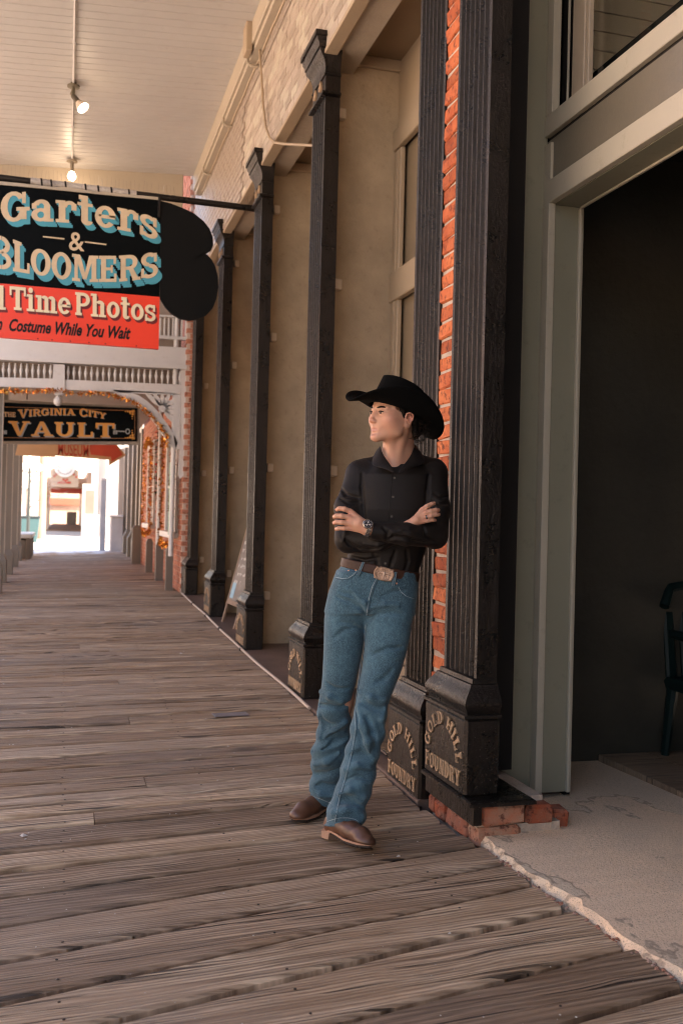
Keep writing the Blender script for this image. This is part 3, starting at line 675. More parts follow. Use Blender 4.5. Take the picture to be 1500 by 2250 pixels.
# floor of the bays: worn brown sill with a dark edge over the planks
sl = empty('bay_sill', (1.56, 8, 0), kind='structure', label='worn brown painted sill under the iron columns')
vsn = np.arange(4.14, 13.6, .3)
for i in range(len(vsn)-1):
    a, b = vsn[i], vsn[i+1]; za, zb = zr(a)+.012, zr(b)+.012
    mb = MB(); vs_ = []
    for (y, z) in ((a+.0005, za), (b, zb)): vs_ += [(1.552, y, z-.03), (1.556, y, z-.004), (1.565, y, z), (2.26, y, z), (2.26, y, z-.2), (1.575, y, z-.2), (1.575, y, z-.03)]
    n = 7; mb.add(vs_, [(j, (j+1) % n, n+(j+1) % n, n+j) for j in range(n)]+[tuple(range(n))[::-1], tuple(range(n, 2*n))])
    addw('sill_plate', mb, M['sill'], sl)
# ribbed rubber mat in the nearest bay
mt = empty('door_mat', (1.9, 5.6, zr(5.6)+.013), label='brown ribbed rubber mat on the sill behind the legs of the man', cat='mat')
mb = MB(); mb.bbox((-.26, -.75, 0), (.26, .75, .010), .003); mb.obj('mat_base', mat_plain('brown rubber', (.07, .045, .03), .6), mt)
mb = MB()
for k in range(48): mb.box((-.25, -.74+k*.031, .0095), (.25, -.74+k*.031+.015, .017))
mb.obj('rib', mat_plain('brown rubber rib', (.16, .11, .07), .55), mt)
# pale conduit lying along the joint
pts = [(1.535, v_, zr(v_)+.018+.004*math.sin(v_*3)) for v_ in np.arange(6.1, 13.5, .4)]
mb = MB(); mb.tube(pts, .011, 8); o = mb.obj('floor_conduit', mat_plain('pale conduit', (.42, .33, .27), .45)); props(o, label='thin pale pipe running along the joint of planks and sill', cat='pipe')
for v_ in (8.63, 9.9, 10.9, 12.1):
    mb = MB(); mb.bbox((-.02, -.02, -.008), (.018, .02, .018), .004); c_ = mb.obj('clip', M['iron'], o); c_.location = (1.535, v_, zr(v_)+.012)

# ------------------------------------------------------------------ porch ceiling, ledger, conduit and lamps
pc = empty('porch_ceiling', (0, 8, 5.7), kind='structure', label='pinkish white beadboard ceiling of the covered walk')
CS = .062
def zc_(u): return 5.70+CS*(u-1.5)
v = 1.2
cm = {}
while v < 12.78:
    mb = MB(); mb.bbox((-1.35, .0025, 0), (1.50, .1255, .02), .006)
    o = mb.obj('ceiling_board', M['ceil'], pc); o.location = (0, v-8, zc_(0)-5.7+random.uniform(-.0012, .0012)); o.rotation_euler = (0, -math.atan(CS), 0); v += .128
mb = MB(); mb.box((-1.4, 1.2, .03), (1.5, 12.8, .06)); o = mb.obj('ceiling_deck', M['black'], pc); o.location = (0, -8, zc_(0)-5.7); o.rotation_euler = (0, -math.atan(CS), 0)
mb = MB(); mb.bbox((1.49, 1.2, 5.50), (1.60, 12.85, 5.74), .006); mb.bbox((1.515, 1.2, 5.455), (1.60, 12.85, 5.50), .006); o = mb.obj('ledger_beam', M['cream']); props(o, label='long cream beam where the porch ceiling meets the painted bricks', cat='beam')
mb = MB()
mb.tube([(1.592, y, 5.448+.006*math.sin(y*7)+.004*math.sin(y*17)) for y in np.arange(4.3, 12.8, .15)], .012, 6); o = mb.obj('caulk_cable', M['tan']); props(o, label='ragged tan painted cable running under the cream beam', cat='cable')
for i, v_ in enumerate((8.9, 10.35, 11.9)):
    mb = MB(); mb.tube([(1.50, v_, 5.50), (1.50, v_, 5.44), (1.54, v_, 5.42), (1.60, v_, 5.42)], .014, 6); o = mb.obj('beam_hook', M['cream'])
    props(o, label=['small painted hook under the cream beam, nearest of three', 'middle small painted hook under the cream beam', 'small painted hook under the cream beam, farthest of three'][i], cat='hook', group='hooks under the cream beam')
# front fascia of the porch at its far end, and its street side beam and posts
mb = MB(); mb.bbox((-1.4, 12.80, 5.02), (1.36, 12.90, 5.80), .008); mb.bbox((-1.4, 12.77, 5.0), (1.36, 12.80, 5.10), .008)
for i, p_ in enumerate(mb.v): mb.v[i] = (p_[0], p_[1], p_[2]+CS*(p_[0]-1.5) if p_[2] > 5.5 else p_[2]+.0)
o = mb.obj('porch_end_beam', M['cream']); props(o, label='pale beam closing the far end of the porch ceiling above the shop sign', cat='beam')
# ceiling conduit
pts = [(-.035, y, zc_(0)-.018) for y in (1.5, 4, 8, 10.2)]+[(-.035, 10.22, zc_(0)-.018), (-.035, 12.4, zc_(0)-.018)]
mb = MB(); mb.tube(pts, .0105, 8)
for y in (8.2, 9.3, 11.35): mb.bbox((-.05, y, zc_(0)-.032), (-.02, y+.025, zc_(0)-.002), .003)
o = mb.obj('ceiling_conduit', M['white']); props(o, label='thin white conduit running along the porch ceiling to the lamps', cat='conduit')
em = mat_plain('lit bulb glass', (1, .9, .8), .3, emit=((1, .80, .58, 1), 3.))
def lamp_light(loc, e, parent):
    ld = bpy.data.lights.new('lamp_glow', 'POINT'); ld.energy = e; ld.color = (1, .78, .52); ld.shadow_soft_size = .04
    lo = bpy.data.objects.new('lamp_glow', ld); COL.objects.link(lo); lo.location = loc; lo.parent = parent
sp = empty('spot_lamp', (-.035, 10.25, zc_(0)-.02), label='swivelling spotlight with a lit reflector bulb on the ceiling conduit', cat='lamp')
mb = MB(); mb.lathe((0, 0, -.03), [(.035, .03), (.062, .02), (.062, .004), (.03, 0)], 16); mb.bbox((-.028, -.028, -.012), (.028, .028, .018), .004); mb.obj('mount_plate', mat_plain('dull lamp metal', (.22, .19, .14), .4, .6), sp, True)
mb = MB(); mb.tube([(0, 0, -.02), (.0, 0, -.06), (-.01, -.005, -.10), (.005, -.02, -.125)], [.012, .02, .024, .018], 10); mb.obj('swivel', mat_plain('dull lamp metal', (.22, .19, .14), .4, .6), sp, True)
d0 = Vector((-.005, -.01, -.115)); dr = Vector((.55, -.35, -.72)).normalized()
mb = MB(); mb.tube([d0+dr*t_ for t_ in (0, .02, .09, .10)], [.022, .028, .030, .034], 12); mb.obj('socket', mat_plain('dark lamp socket', (.10, .085, .065), .4, .3), sp, True)
mb = MB(); mb.tube([d0+dr*t_ for t_ in (.10, .13, .17, .185)], [.032, .045, .063, .064], 16); mb.obj('reflector', mat_plain('pale reflector glass', (.6, .5, .42), .25), sp, True)
mb = MB(); mb.tube([d0+dr*t_ for t_ in (.1855, .192, .197)], [.060, .045, .01], 16); mb.obj('bulb', em, sp, True)
lamp_light(Vector((-.035, 10.25, zc_(0)-.02))*0+d0+dr*.26, .35, sp)
sb = empty('bulb_lamp', (-.035, 12.45, zc_(0)-.02), label='bare lit light bulb hanging at the far end of the ceiling conduit', cat='lamp')
mb = MB(); mb.lathe((0, 0, -.03), [(.03, .03), (.065, .02), (.065, .008), (.03, 0)], 14); mb.tube([(0, 0, -.02), (0, 0, -.15)], [.022, .026], 10); mb.obj('socket', mat_plain('dull lamp metal', (.3, .25, .19), .4, .4), sb, True)
mb = MB(); mb.lathe((0, 0, -.25), [(.004, 0), (.03, .006), (.046, .03), (.05, .05), (.04, .078), (.026, .105)], 14); mb.obj('bulb', em, sb, True)
lamp_light((0, 0, -.30), 1.0, sb)
# wall conduit dropping over the painted bricks into the bay
jb = empty('wall_conduit', (1.55, 8.7, 5.6), label='tan painted conduit bending down the brick band to the column behind the man', cat='conduit')
mb = MB(); mb.bbox((1.44, 8.64, 5.44), (1.50, 8.82, 5.9), .008); l = jb.location; mb.v = [(x-l.x, y-l.y, z-l.z) for x, y, z in mb.v]; mb.obj('junction_box', M['tan'], jb)
c0 = [PU(565, 45, 1.52), PU(569, 90, 1.56), PU(574, 160, 1.575), PU(578, 230, 1.578), PU(584, 280, 1.578), PU(592, 303, 1.578), PU(603, 313, 1.58), PU(620, 316, 1.60), PU(650, 318, 1.66), PU(690, 320, 1.74)]
mb = MB(); mb.tube([p-np.array(l) for p in c0], .011, 8); mb.obj('pipe', M['tan'], jb, True)

# ------------------------------------------------------------------ hanging shop sign
SV = 9.10
pp = empty('sign_pipe', (0, SV, 4.15), label='black iron pipe with bird spikes reaching from a column over the shop sign', cat='pipe')
mb = MB(); a_ = PV(-60, 383, SV)-np.array([0, SV, 4.15]); b_ = PV(572, 460, SV)-np.array([0, SV, 4.15]); mb.tube([a_, b_], .030, 12); mb.lathe(tuple(b_-np.array([.03, 0, 0])), [(.045, 0), (.045, .04)], 12, 'x')
mb.obj('pipe', M['iron'], pp, True)
q0 = PV(68, 398, SV)-np.array([0, SV, 4.15]); q1 = PV(300, 427, SV)-np.array([0, SV, 4.15])
mb = MB(); mb.tube([q0, q0*.5+q1*.5, q1], .033, 12); mb.obj('foil_wrap', mat_paint('crinkled foil', (.45, .40, .36), .28, .3, 1.6, 40, (.06, .05, .05), .8), pp, True)
mb = MB()
for k in range(7):
    c_ = q0+(q1-q0)*((k+.5)/7+random.uniform(-.04, .04)); mb = MB(); mb.tube([c_-np.array([.008, 0, 0]), c_+np.array([.008, 0, .002])], .0365, 12); mb.obj('cable_tie', M['black_l'], pp)
mb = MB()
spk_m = mat_plain('steel spikes', (.35, .30, .26), .4, .8)
for k in range(70):
    f_ = k/70; c_ = a_+(b_-a_)*f_*.98; mb = MB()
    if random.random() < .06: continue
    yy_ = random.choice([-.03, .03, 0]); mb.tube([c_+np.array([0, 0, .02]), c_+np.array([random.uniform(-.012, .012), yy_, .12+random.uniform(-.01, .01)])], .0016, 3); mb.obj('bird_spike', spk_m, pp)
bl = empty('hanging_sign', (0, SV, 3.5), label='black bloomers shaped hanging shop sign with beige and turquoise lettering and a red lower board', cat='sign')
def adds(name, mb, mat, smooth=False): 
    mb.v = [(x, y-SV, z-3.5) for x, y, z in mb.v]; return mb.obj(name, mat, bl, smooth)
def poly_v(pts, v): return [PV(x, y, v) for x, y in pts]
mb = MB(); mb.prism(poly_v([(-170, 393), (-170, 607), (0, 622), (351, 652), (353, 440), (0, 406)], SV-.02), (0, .04, 0)); adds('black_board', mb, M['sign_black'])
leg = [(352.5, 441), (376, 447), (402, 457), (427, 469), (448, 486), (461, 503), (468, 521), (469, 538), (464, 550), (455, 555), (447, 556), (456, 560), (466, 571), (474, 587), (479, 608), (480, 632), (476, 656), (468, 676), (454, 692), (436, 701), (415, 704), (395, 700), (377, 689), (363, 674), (352, 655)]
mb = MB(); ctr = PV(408, 580, SV-.018); P_ = poly_v(leg, SV-.018)
n = len(P_); D = np.array([0, .036, 0]); mb.add([ctr]+P_+[ctr+D]+[p+D for p in P_], [(0, i+1, (i+1) % n+1) for i in range(n)]+[(n+1, n+2+(i+1) % n, n+2+i) for i in range(n)]+[(i+1, n+2+i, n+2+(i+1) % n, (i+1) % n+1) for i in range(n)])
adds('bloomers_legs', mb, mat_plain('matt black paint', (.002, .002, .002), .8))
mb = MB(); mb.prism(poly_v([(-170, 610), (-170, 727), (0, 741), (349, 767), (351, 652.5), (0, 622.5)], SV-.03), (0, .05, 0)); adds('red_board', mb, M['sign_red'])
mb = MB(); mb.prism(poly_v([(-170, 381), (-170, 392), (0, 405.5), (60, 411), (60, 404), (0, 398)], SV-.03), (0, .06, 0)); mb.prism(poly_v([(61, 404), (61, 411), (205, 425), (205, 420), (150, 411), (120, 411)], SV-.03), (0, .06, 0)); mb.prism(poly_v([(206, 420), (206, 425.5), (348, 439), (348, 433)], SV-.03), (0, .06, 0)); adds('top_strip', mb, M['cream'])
for x in (351, -120):
    mb = MB(); a1 = PV(x, 434, SV-.035); mb.bbox(a1+np.array([-.012, 0, -.18]), a1+np.array([.012, .008, .03]), .002); mb.lathe(tuple(a1+np.array([0, -.004, -.13])), [(.006, 0), (.006, .006)], 8, 'y'); adds('hanger_strap', mb, M['iron'])
v1 = SV-.021
gb = [(2, 489), (60, 487), (110, 487), (165, 491), (200, 497), (255, 504), (305, 513), (348, 531)]; gt = [(x, y-67) for x, y in gb]
bb = [(-17, 588), (32, 596), (60, 601), (90, 606), (140, 615), (190, 620), (250, 620), (290, 617), (349, 608)]; bt = [(-17, 513), (32, 527), (60, 538), (90, 548), (140, 555), (190, 562), (250, 563), (290, 560), (349, 553)]
def letterset(text, base, topl, mat, shadow, sx, sy, nm, sizes=None, gap=.06):
    mb = MB()
    for k in range(1, 4): letters(mb, text, px_warp(base, topl, v1, sx*k/3, sy*k/3), .0006+.0012*(3-k), sizes, gap)
    adds(nm+'_shadow', mb, shadow)
    mb = MB(); letters(mb, text, px_warp(base, topl, v1), .007, sizes, gap); adds(nm, mb, mat)
letterset('Garters', gb, gt, M['beige'], M['blue_l'], 8, 11, 'lettering', gap=.05)
letterset('BLOOMERS', bb, bt, M['beige'], M['blue_l'], 9, 13, 'lettering', gap=.03)
mb = MB(); font_text(mb, '&', px_warp([(151, 549), (186, 552)], [(151, 508), (186, 511)], v1), .004, .01)
for q in ([(95, 518.5), (95, 521.5), (142, 526.5), (142, 523.5)], [(187, 530), (187, 533), (234, 539), (234, 536)]): m2_ = MB(); m2_.prism(poly_v(q, v1), (0, -.004, 0)); adds('dash', m2_, M['beige'])
adds('lettering', mb, M['beige'])
v1 = SV-.031
def letterset2(text, base, topl):
    letterset(text, base, topl, M['cream_l'], M['dkred_l'], 4, 6, 'lettering', gap=.05)
letterset2('l', [(-8, 680), (14, 681)], [(-8, 627), (14, 628)])
letterset2('Time', [(22, 680), (156, 692)], [(22, 629), (156, 641)])
letterset2('Photos', [(165, 692), (343, 707)], [(165, 642), (343, 657)])
mb = MB(); font_text(mb, 'Costume While You Wait', px_warp([(18, 726), (288, 745)], [(18, 700), (288, 719)], v1), .002, .03, .35); adds('lettering', mb, M['black_l']); mb = MB(); font_text(mb, 'n', px_warp([(-6, 723), (6, 724)], [(-6, 697), (6, 698)], v1), .002, .03, .35); adds('lettering', mb, M['black_l'])
mb = MB()
for x in (84, 115, 155, 196, 232, 300): 
    p_ = PV(x, 741+(x)*.0745-3, v1); mb.lathe(tuple(p_), [(.006, -.003), (.006, 0)], 6, 'y')
adds('screw', mb, M['black_l'])
# ------------------------------------------------------------------ folding chalkboard
af = empty('folding_sign', (1.98, 10.2, zr(9.9)+.01), label='folding wooden chalkboard with rubbed chalk writing between two iron columns', cat='sign')
fr = mat_paint('worn wood frame', (.16, .10, .065), .6, .2, .3, 20); cb = mat_paint('rubbed grey chalkboard', (.16, .14, .125), .7, .3, .2, 14, (.38, .36, .34), .5)
for s_ in (-1, 1):        # two leaves leaning to each other across the street direction
    T = Matrix.Rotation(-s_*R_(13), 4, 'X') @ Matrix.Identity(4); off = Vector((0, s_*.315, 0))
    T = Matrix.Translation(off) @ Matrix.Rotation(s_*R_(14), 4, 'X')
    for a, b in (((-.30, -.012, 0), (-.255, .012, 1.28)), ((.255, -.012, 0), (.30, .012, 1.28)), ((-.254, -.011, .22), (.254, .011, .27)), ((-.254, -.011, 1.22), (.254, .011, 1.275))):
        mb = MB(); mb.bbox(a, b, .003, T); mb.obj('frame_bar', fr, af)
    mb = MB(); mb.box((-.254, -.006, .271), (.254, .006, 1.219), T); mb.obj('board', cb, af)
    if s_ < 0:
        mb = MB()
        for r_ in range(9):
            for k in range(9):
                if random.random() < .25: continue
                x_ = -.21+k*.047; z_ = 1.13-r_*.085; hh_ = random.uniform(.02, .04)
                mb.box((x_, -.009, z_), (x_+.006, -.0065, z_+hh_), T); mb.box((x_+.008, -.009, z_+random.uniform(0, hh_)), (x_+.03, -.0068, z_+hh_+.004), T)
        mb.obj('chalk_marks', mat_plain('chalk', (.5, .48, .45), .9), af)['kind'] = 'stuff'
        mb = MB(); mb.box((-.24, -.0088, .29), (-.10, -.0067, .46), T); mb.obj('blue_drawing', mat_plain('blue chalk', (.25, .42, .52), .8), af)
mb = MB(); mb.tube([(0, -.02, 1.26), (0, 0, 1.31), (0, .02, 1.26)], .012, 6); mb.obj('hinge', M['iron'], af)
af.rotation_euler = (0, 0, R_(-86))

# ------------------------------------------------------------------ olive doorway on the right
db = empty('olive_shopfront', (2.12, 3, 0), label='olive green wooden shopfront with a dark open doorway and a transom window', cat='shopfront')
def addd(name, mb, mat, smooth=False):
    l = db.location; mb.v = [(x-l.x, y-l.y, z-l.z) for x, y, z in mb.v]; return mb.obj(name, mat, db, smooth)
ZB = .030
mb = MB(); mb.bbox((1.948, 4.135, ZB), (2.118, 4.30, 6.2), .003); addd('corner_board', mb, M['olive'])
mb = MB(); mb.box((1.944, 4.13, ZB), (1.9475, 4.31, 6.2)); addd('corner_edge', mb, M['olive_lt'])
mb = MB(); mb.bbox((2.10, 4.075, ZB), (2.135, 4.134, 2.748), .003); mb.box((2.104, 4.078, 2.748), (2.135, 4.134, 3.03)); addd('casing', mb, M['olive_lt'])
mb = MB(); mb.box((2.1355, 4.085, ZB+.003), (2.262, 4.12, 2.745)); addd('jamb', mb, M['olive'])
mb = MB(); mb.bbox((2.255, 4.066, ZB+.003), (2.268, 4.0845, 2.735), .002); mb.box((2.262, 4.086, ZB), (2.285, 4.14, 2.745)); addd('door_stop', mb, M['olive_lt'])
V0 = .8
mb = MB(); mb.bbox((2.10, V0, 2.7485), (2.135, 4.0775, 2.855), .003); addd('header_casing', mb, M['olive_lt'])
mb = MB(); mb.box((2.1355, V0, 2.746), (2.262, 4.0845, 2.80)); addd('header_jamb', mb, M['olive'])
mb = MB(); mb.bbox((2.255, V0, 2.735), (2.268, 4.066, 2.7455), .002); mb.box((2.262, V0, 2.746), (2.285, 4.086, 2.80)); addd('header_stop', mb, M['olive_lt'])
mb = MB(); mb.box((2.118, V0, 2.8555), (2.15, 4.134, 3.05)); addd('header_board', mb, M['olive_bd'])
mb = MB(); mb.box((2.125, V0, 3.05), (2.15, 4.134, 3.068)); addd('header_gap', mb, M['black'])
mb = MB(); mb.bbox((2.10, V0, 3.068), (2.145, 4.134, 3.165), .003); addd('sash_rail', mb, M['olive_lt'])
mb = MB(); mb.bbox((2.103, 4.075, 3.1655), (2.143, 4.134, 6.2), .003); addd('sash_stile', mb, M['olive_lt'])
mb = MB(); mb.bbox((2.150, 4.02, 3.166), (2.16, 4.03, 6.2), .002); addd('bead', mb, M['olive_lt'])
mb = MB(); mb.bbox((2.108, 3.80, 3.1655), (2.142, 3.905, 6.2), .003); mb.bbox((2.116, 3.775, 3.166), (2.140, 3.799, 6.2), .003); addd('sash_mullion', mb, mat_paint('grey brown sash paint', (.30, .24, .18), .45, .06, .15, 14))
mb = MB(); mb.box((2.150, V0, 3.166), (2.154, 3.9, 6.2)); addd('window_pane', mb, M['clear'])
mb = MB(); mb.box((2.180, 3.9, 3.10), (2.186, 4.13, 6.2)); addd('shutter_gap', mb, M['black'])
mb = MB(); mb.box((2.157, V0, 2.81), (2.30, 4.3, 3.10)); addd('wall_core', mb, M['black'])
cb_ = mat_paint('tan clapboard', (.62, .53, .43), .45, .06, .1, 12); zz_ = 3.37
while zz_ < 4.66:
    mb = MB(); mb.add([(2.2, 4.86, zz_), (6.2, 4.86, zz_), (6.2, 4.845, zz_), (2.2, 4.845, zz_), (2.2, 4.86, zz_+.112), (6.2, 4.86, zz_+.112), (6.2, 4.858, zz_+.112), (2.2, 4.858, zz_+.112)], [(0, 1, 2, 3), (3, 2, 6, 7), (4, 7, 6, 5), (0, 4, 5, 1), (0, 3, 7, 4), (1, 5, 6, 2)]); addd('clapboard', mb, cb_); zz_ += .108
mb = MB(); mb.box((2.2, 4.861, 3.37), (6.2, 4.88, 4.68)); mb.box((6.2, .6, 3.37), (6.3, 4.88, 4.68)); mb.box((2.2, .5, 3.37), (6.3, .6, 4.68)); addd('loft_wall', mb, cb_)
mb = MB(); mb.box((1.80, 4.00, .17), (1.942, 4.20, 5.6)); addd('gap_shade_box', mb, M['black'])  # black box stands in for the shade of the gap beside the column
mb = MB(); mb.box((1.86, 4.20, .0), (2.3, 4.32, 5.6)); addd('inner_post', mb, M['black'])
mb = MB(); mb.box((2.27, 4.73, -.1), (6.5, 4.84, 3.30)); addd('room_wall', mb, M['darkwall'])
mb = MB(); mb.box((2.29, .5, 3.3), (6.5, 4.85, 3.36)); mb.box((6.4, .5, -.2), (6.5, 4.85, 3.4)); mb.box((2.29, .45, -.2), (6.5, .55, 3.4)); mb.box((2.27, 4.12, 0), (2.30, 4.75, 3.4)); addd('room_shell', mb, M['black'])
for (a, b) in (((2.10, .3, ZB), (2.3, .8, 6.2)),):
    mb = MB(); mb.box(a, b); addd('near_pier', mb, M['olive'])
# the walk goes on behind the camera; unseen, added to dim light from there
bk_ = empty('rear_walk', (0, -6, 0), kind='structure', label='unseen rest of the covered walk behind the viewer, added to dim the light')
for nm, a, b, mt in (('ceiling_deck', (-1.4, -16, 5.72), (2.0, 1.19, 5.76), M['ceil']), ('rear_wall', (2.12, -16, -.3), (2.4, .29, 6.2), M['olive']), ('rear_boards', (-1.75, -16, -.25), (2.1, 1.0, -.10), M['sill']), ('rear_end', (-1.4, -16.3, -.3), (2.4, -16.01, 6.2), M['sill'])):
    mb = MB(); mb.box(a, b); o = mb.obj(nm, mt, bk_); o.location = (0, 6, 0)
mb = MB(); mb.box((2.4, -16, -.3), (9, .45, 7.6)); o = mb.obj('rear_building', M['olive_bd'], bk_); o.location = (0, 6, 0)
# green chair just inside
gc = mat_plain('dark green plastic', (.002, .009, .008), .5)
ch = empty('green_chair', (3.43, 4.42, TOP+.012), label='dark green plastic armchair standing inside the dark doorway', cat='chair'); ch.rotation_euler = (0, 0, R_(0))
for sx in (-.24, .24):
    for sy in (-.20, .20):
        mb = MB(); mb.tube([(sx*1.12, sy*1.1, 0), (sx, sy, .40)], [.022, .034], 8); mb.obj('leg', gc, ch, True)
    mb = MB(); mb.tube([(sx*1.05, -.22, .38), (sx*1.12, -.23, .60), (sx*1.14, -.05, .655), (sx*1.10, .18, .66)], [.022, .022, .026, .026], 8); mb.obj('arm', gc, ch, True)
mb = MB(); rect_loft(mb, [(-.27, .27, -.25, .22, .36), (-.28, .28, -.26, .23, .40), (-.27, .27, -.25, .22, .425), (-.22, .22, -.2, .17, .415)]); mb.obj('seat', gc, ch, True)
for k in range(5):
    mb = MB(); x_ = -.20+k*.1; mb.bbox((x_-.032, .20, .42), (x_+.032, .235, .90), .012, Matrix.Rotation(R_(-8), 4, 'X')); mb.obj('back_slat', gc, ch)
mb = MB(); mb.tube([(-.26, .27, .80), (-.2, .31, .90), (0, .33, .93), (.2, .31, .90), (.26, .27, .80)], .028, 8); mb.obj('back_rail', gc, ch, True)
# ------------------------------------------------------------------ brick house with white gingerbread porch
AV = 13.70
bh = empty('brick_house', (1.5, 17.5, .2), label='pinkish brick house with white windows and tinsel garlands beyond the iron columns', cat='building')
def addb(name, mb, mat, smooth=False, parent=None):
    l = bh.location; mb.v = [(x-l.x, y-l.y, z-l.z) for x, y, z in mb.v]; return mb.obj(name, mat, parent or bh, smooth)
WU = 1.55; BV0, BV1 = 13.66, 21.3
mb = MB(); mb.box((WU+.012, BV0, -.2), (WU+.9, BV1, 7.6)); addb('wall', mb, mat_paint('grey pink mortar', (.50, .38, .31), .9, .1, .6, 40))
wins = [(13.95, 15.75, 1.0, 2.42), (17.85, 19.35, 1.1, 2.52)]
wins = [(14.25, 15.55, 1.02, 2.38), (18.0, 19.2, 1.1, 2.5)]
mb = MB(); z = .1; row = 0; n_b = 0
while z < 7.4:
    y = BV0+(.105 if row % 2 else 0)
    while y < BV1-.2:
        if not any(a-.16 < y+.1 < b+.02 and c-.05 < z < d for a, b, c, d in wins):
            o_ = random.uniform(-.004, .004); x0 = WU+o_
            vs_ = [(x0, y, z), (x0, y+.2, z), (x0, y+.2, z+.062), (x0, y, z+.062), (WU+.02, y, z), (WU+.02, y+.2, z), (WU+.02, y+.2, z+.062), (WU+.02, y, z+.062)]
            mb.add(vs_, [(3, 2, 1, 0), (0, 1, 5, 4), (2, 3, 7, 6), (1, 2, 6, 5), (3, 0, 4, 7)]); n_b += 1
        y += .212
    z += .074; row += 1
row = 0; z = .1
while z < 7.4:                                   # the narrow end that looks back down the walk
    for k in range(4):
        x0 = WU+.003+k*.212+(.05 if row % 2 else 0); mb.box((x0, BV0-.010, z), (x0+.2, BV0+.01, z+.062))
    z += .074; row += 1
o = addb('brickwork', mb, M['brick_far']); o['kind'] = 'stuff'
mb = MB(); mb.bbox((WU-.005, BV1-4.1, .18), (WU+.03, BV1-3.85, 3.2), .005); 
def garland(name, pts, r, parent, n=26, col=None):
    g_ = MB(); P_ = [np.array(p, float) for p in pts]
    L = [np.linalg.norm(P_[i+1]-P_[i]) for i in range(len(P_)-1)]; tot = sum(L); N = int(tot*n*12)
    for k in range(N):
        s_ = random.random()*tot; i = 0
        while i < len(L)-1 and s_ > L[i]: s_ -= L[i]; i += 1
        p = P_[i]+(P_[i+1]-P_[i])*s_/L[i]; d = rng.normal(0, 1, 3); d /= np.linalg.norm(d); q = p+d*r*random.uniform(.3, 1.1); w = rng.normal(0, 1, 3)*.012
        g_.add([p+d*r*.1, q+w, q-w], [(0, 1, 2)])
    return g_
for k, (a, b, c_, d) in enumerate(wins):
    x0 = WU-.045
    mb = MB(); mb.bbox((x0, a-.10, c_), (WU+.02, a-.002, d), .006); mb.bbox((x0, b+.002, c_), (WU+.02, b+.10, d), .006); mb.bbox((x0-.01, a-.13, d+.001), (WU+.02, b+.13, d+.12), .008); fr_ = addb('window_frame', mb, M['white'])
    mb = MB(); mb.bbox((x0-.075, a-.15, c_-.09), (WU+.02, b+.15, c_-.002), .008); addb('window_sill', mb, M['white'])
    mb = MB(); mb.box((WU+.004, a, c_), (WU+.010, b, d)); addb('window_pane', mb, M['glass'])
    mb = MB(); mb.bbox((WU-.018, a+.001, (c_+d)/2-.02), (WU+.003, b-.001, (c_+d)/2+.02), .003); mb.bbox((WU-.017, (a+b)/2-.015, c_+.001), (WU+.0035, (a+b)/2+.015, d-.001), .003); addb('window_sash', mb, M['white'])
    xg = WU-.10
    g_ = garland('garland', [(xg, a-.17, d-.0), (xg, a-.17, c_-.16), (xg-.03, (a+b)/2, c_-.22), (xg, b+.17, c_-.16), (xg, b+.17, d+.05), (xg, (a+b)/2, d+.18), (xg, a-.17, d)], .055, None)
    o = g_.obj('tinsel_garland', M['garland']); props(o, label=['orange tinsel garland round the nearer window of the brick house', 'orange tinsel garland round the farther window of the brick house'][k], cat='garland', kind='stuff', group='tinsel garlands on the brick house')
g_ = garland('swag', [(WU-.06, 16.6, 2.7), (WU-.06, 16.6, 1.45)], .10, None, 30)
t = NT('holly swag'); c_ = t.ramp(t.noise(t.geo(), 22, 3, .6), [(.38, (.015, .04, .015)), (.55, (.03, .07, .02)), (.58, (.55, .02, .01)), (.66, (.6, .03, .02))]); t.P(Base_Color=c_, Roughness=.5)
o = g_.obj('holly_swag', t.m); props(o, label='long green and red holly swag hanging between the two windows', cat='garland')
mb = MB(); mb.bbox((1.24, 13.80, .98), (1.262, 14.0, 2.02), .004); o = mb.obj('green_board', M['green_sign']); props(o, label='narrow green board standing out from the brick house wall beside the near window', cat='sign')
o.location = (.17, .1, 0)
# small posts and pipe at the foot of the brick house
for k, (u_, v_, h_, w_) in enumerate([(1.43, 14.0, .62, .05), (1.45, 15.75, .62, .06), (1.45, 17.7, .60, .06), (1.44, 20.9, .8, .09)]):
    z0 = zf(u_, v_); mb = MB(); rect_loft(mb, [(u_-w_, u_+w_, v_-w_, v_+w_, z0), (u_-w_, u_+w_, v_-w_, v_+w_, z0+h_-.06), (u_-w_*.6, u_+w_*.6, v_-w_*.6, v_+w_*.6, z0+h_)])
    o = mb.obj('guard_post', M['grey_post']); props(o, label=['nearest', 'second', 'third', 'farthest'][k]+' of the short posts at the foot of the brick house wall', cat='post', group='short posts at the brick wall')
for k, (v_, zt) in enumerate(((15.75, 3.1), (13.74, 5.4))):
    mb = MB(); mb.tube([(1.42, v_, zf(1.4, v_)+.5), (1.42, v_, zt)], .035, 8); o = mb.obj('drain_pipe', M['white']); props(o, label=['white drain pipe on the brick house between its windows', 'white drain pipe beside the farthest iron column'][k], cat='pipe')
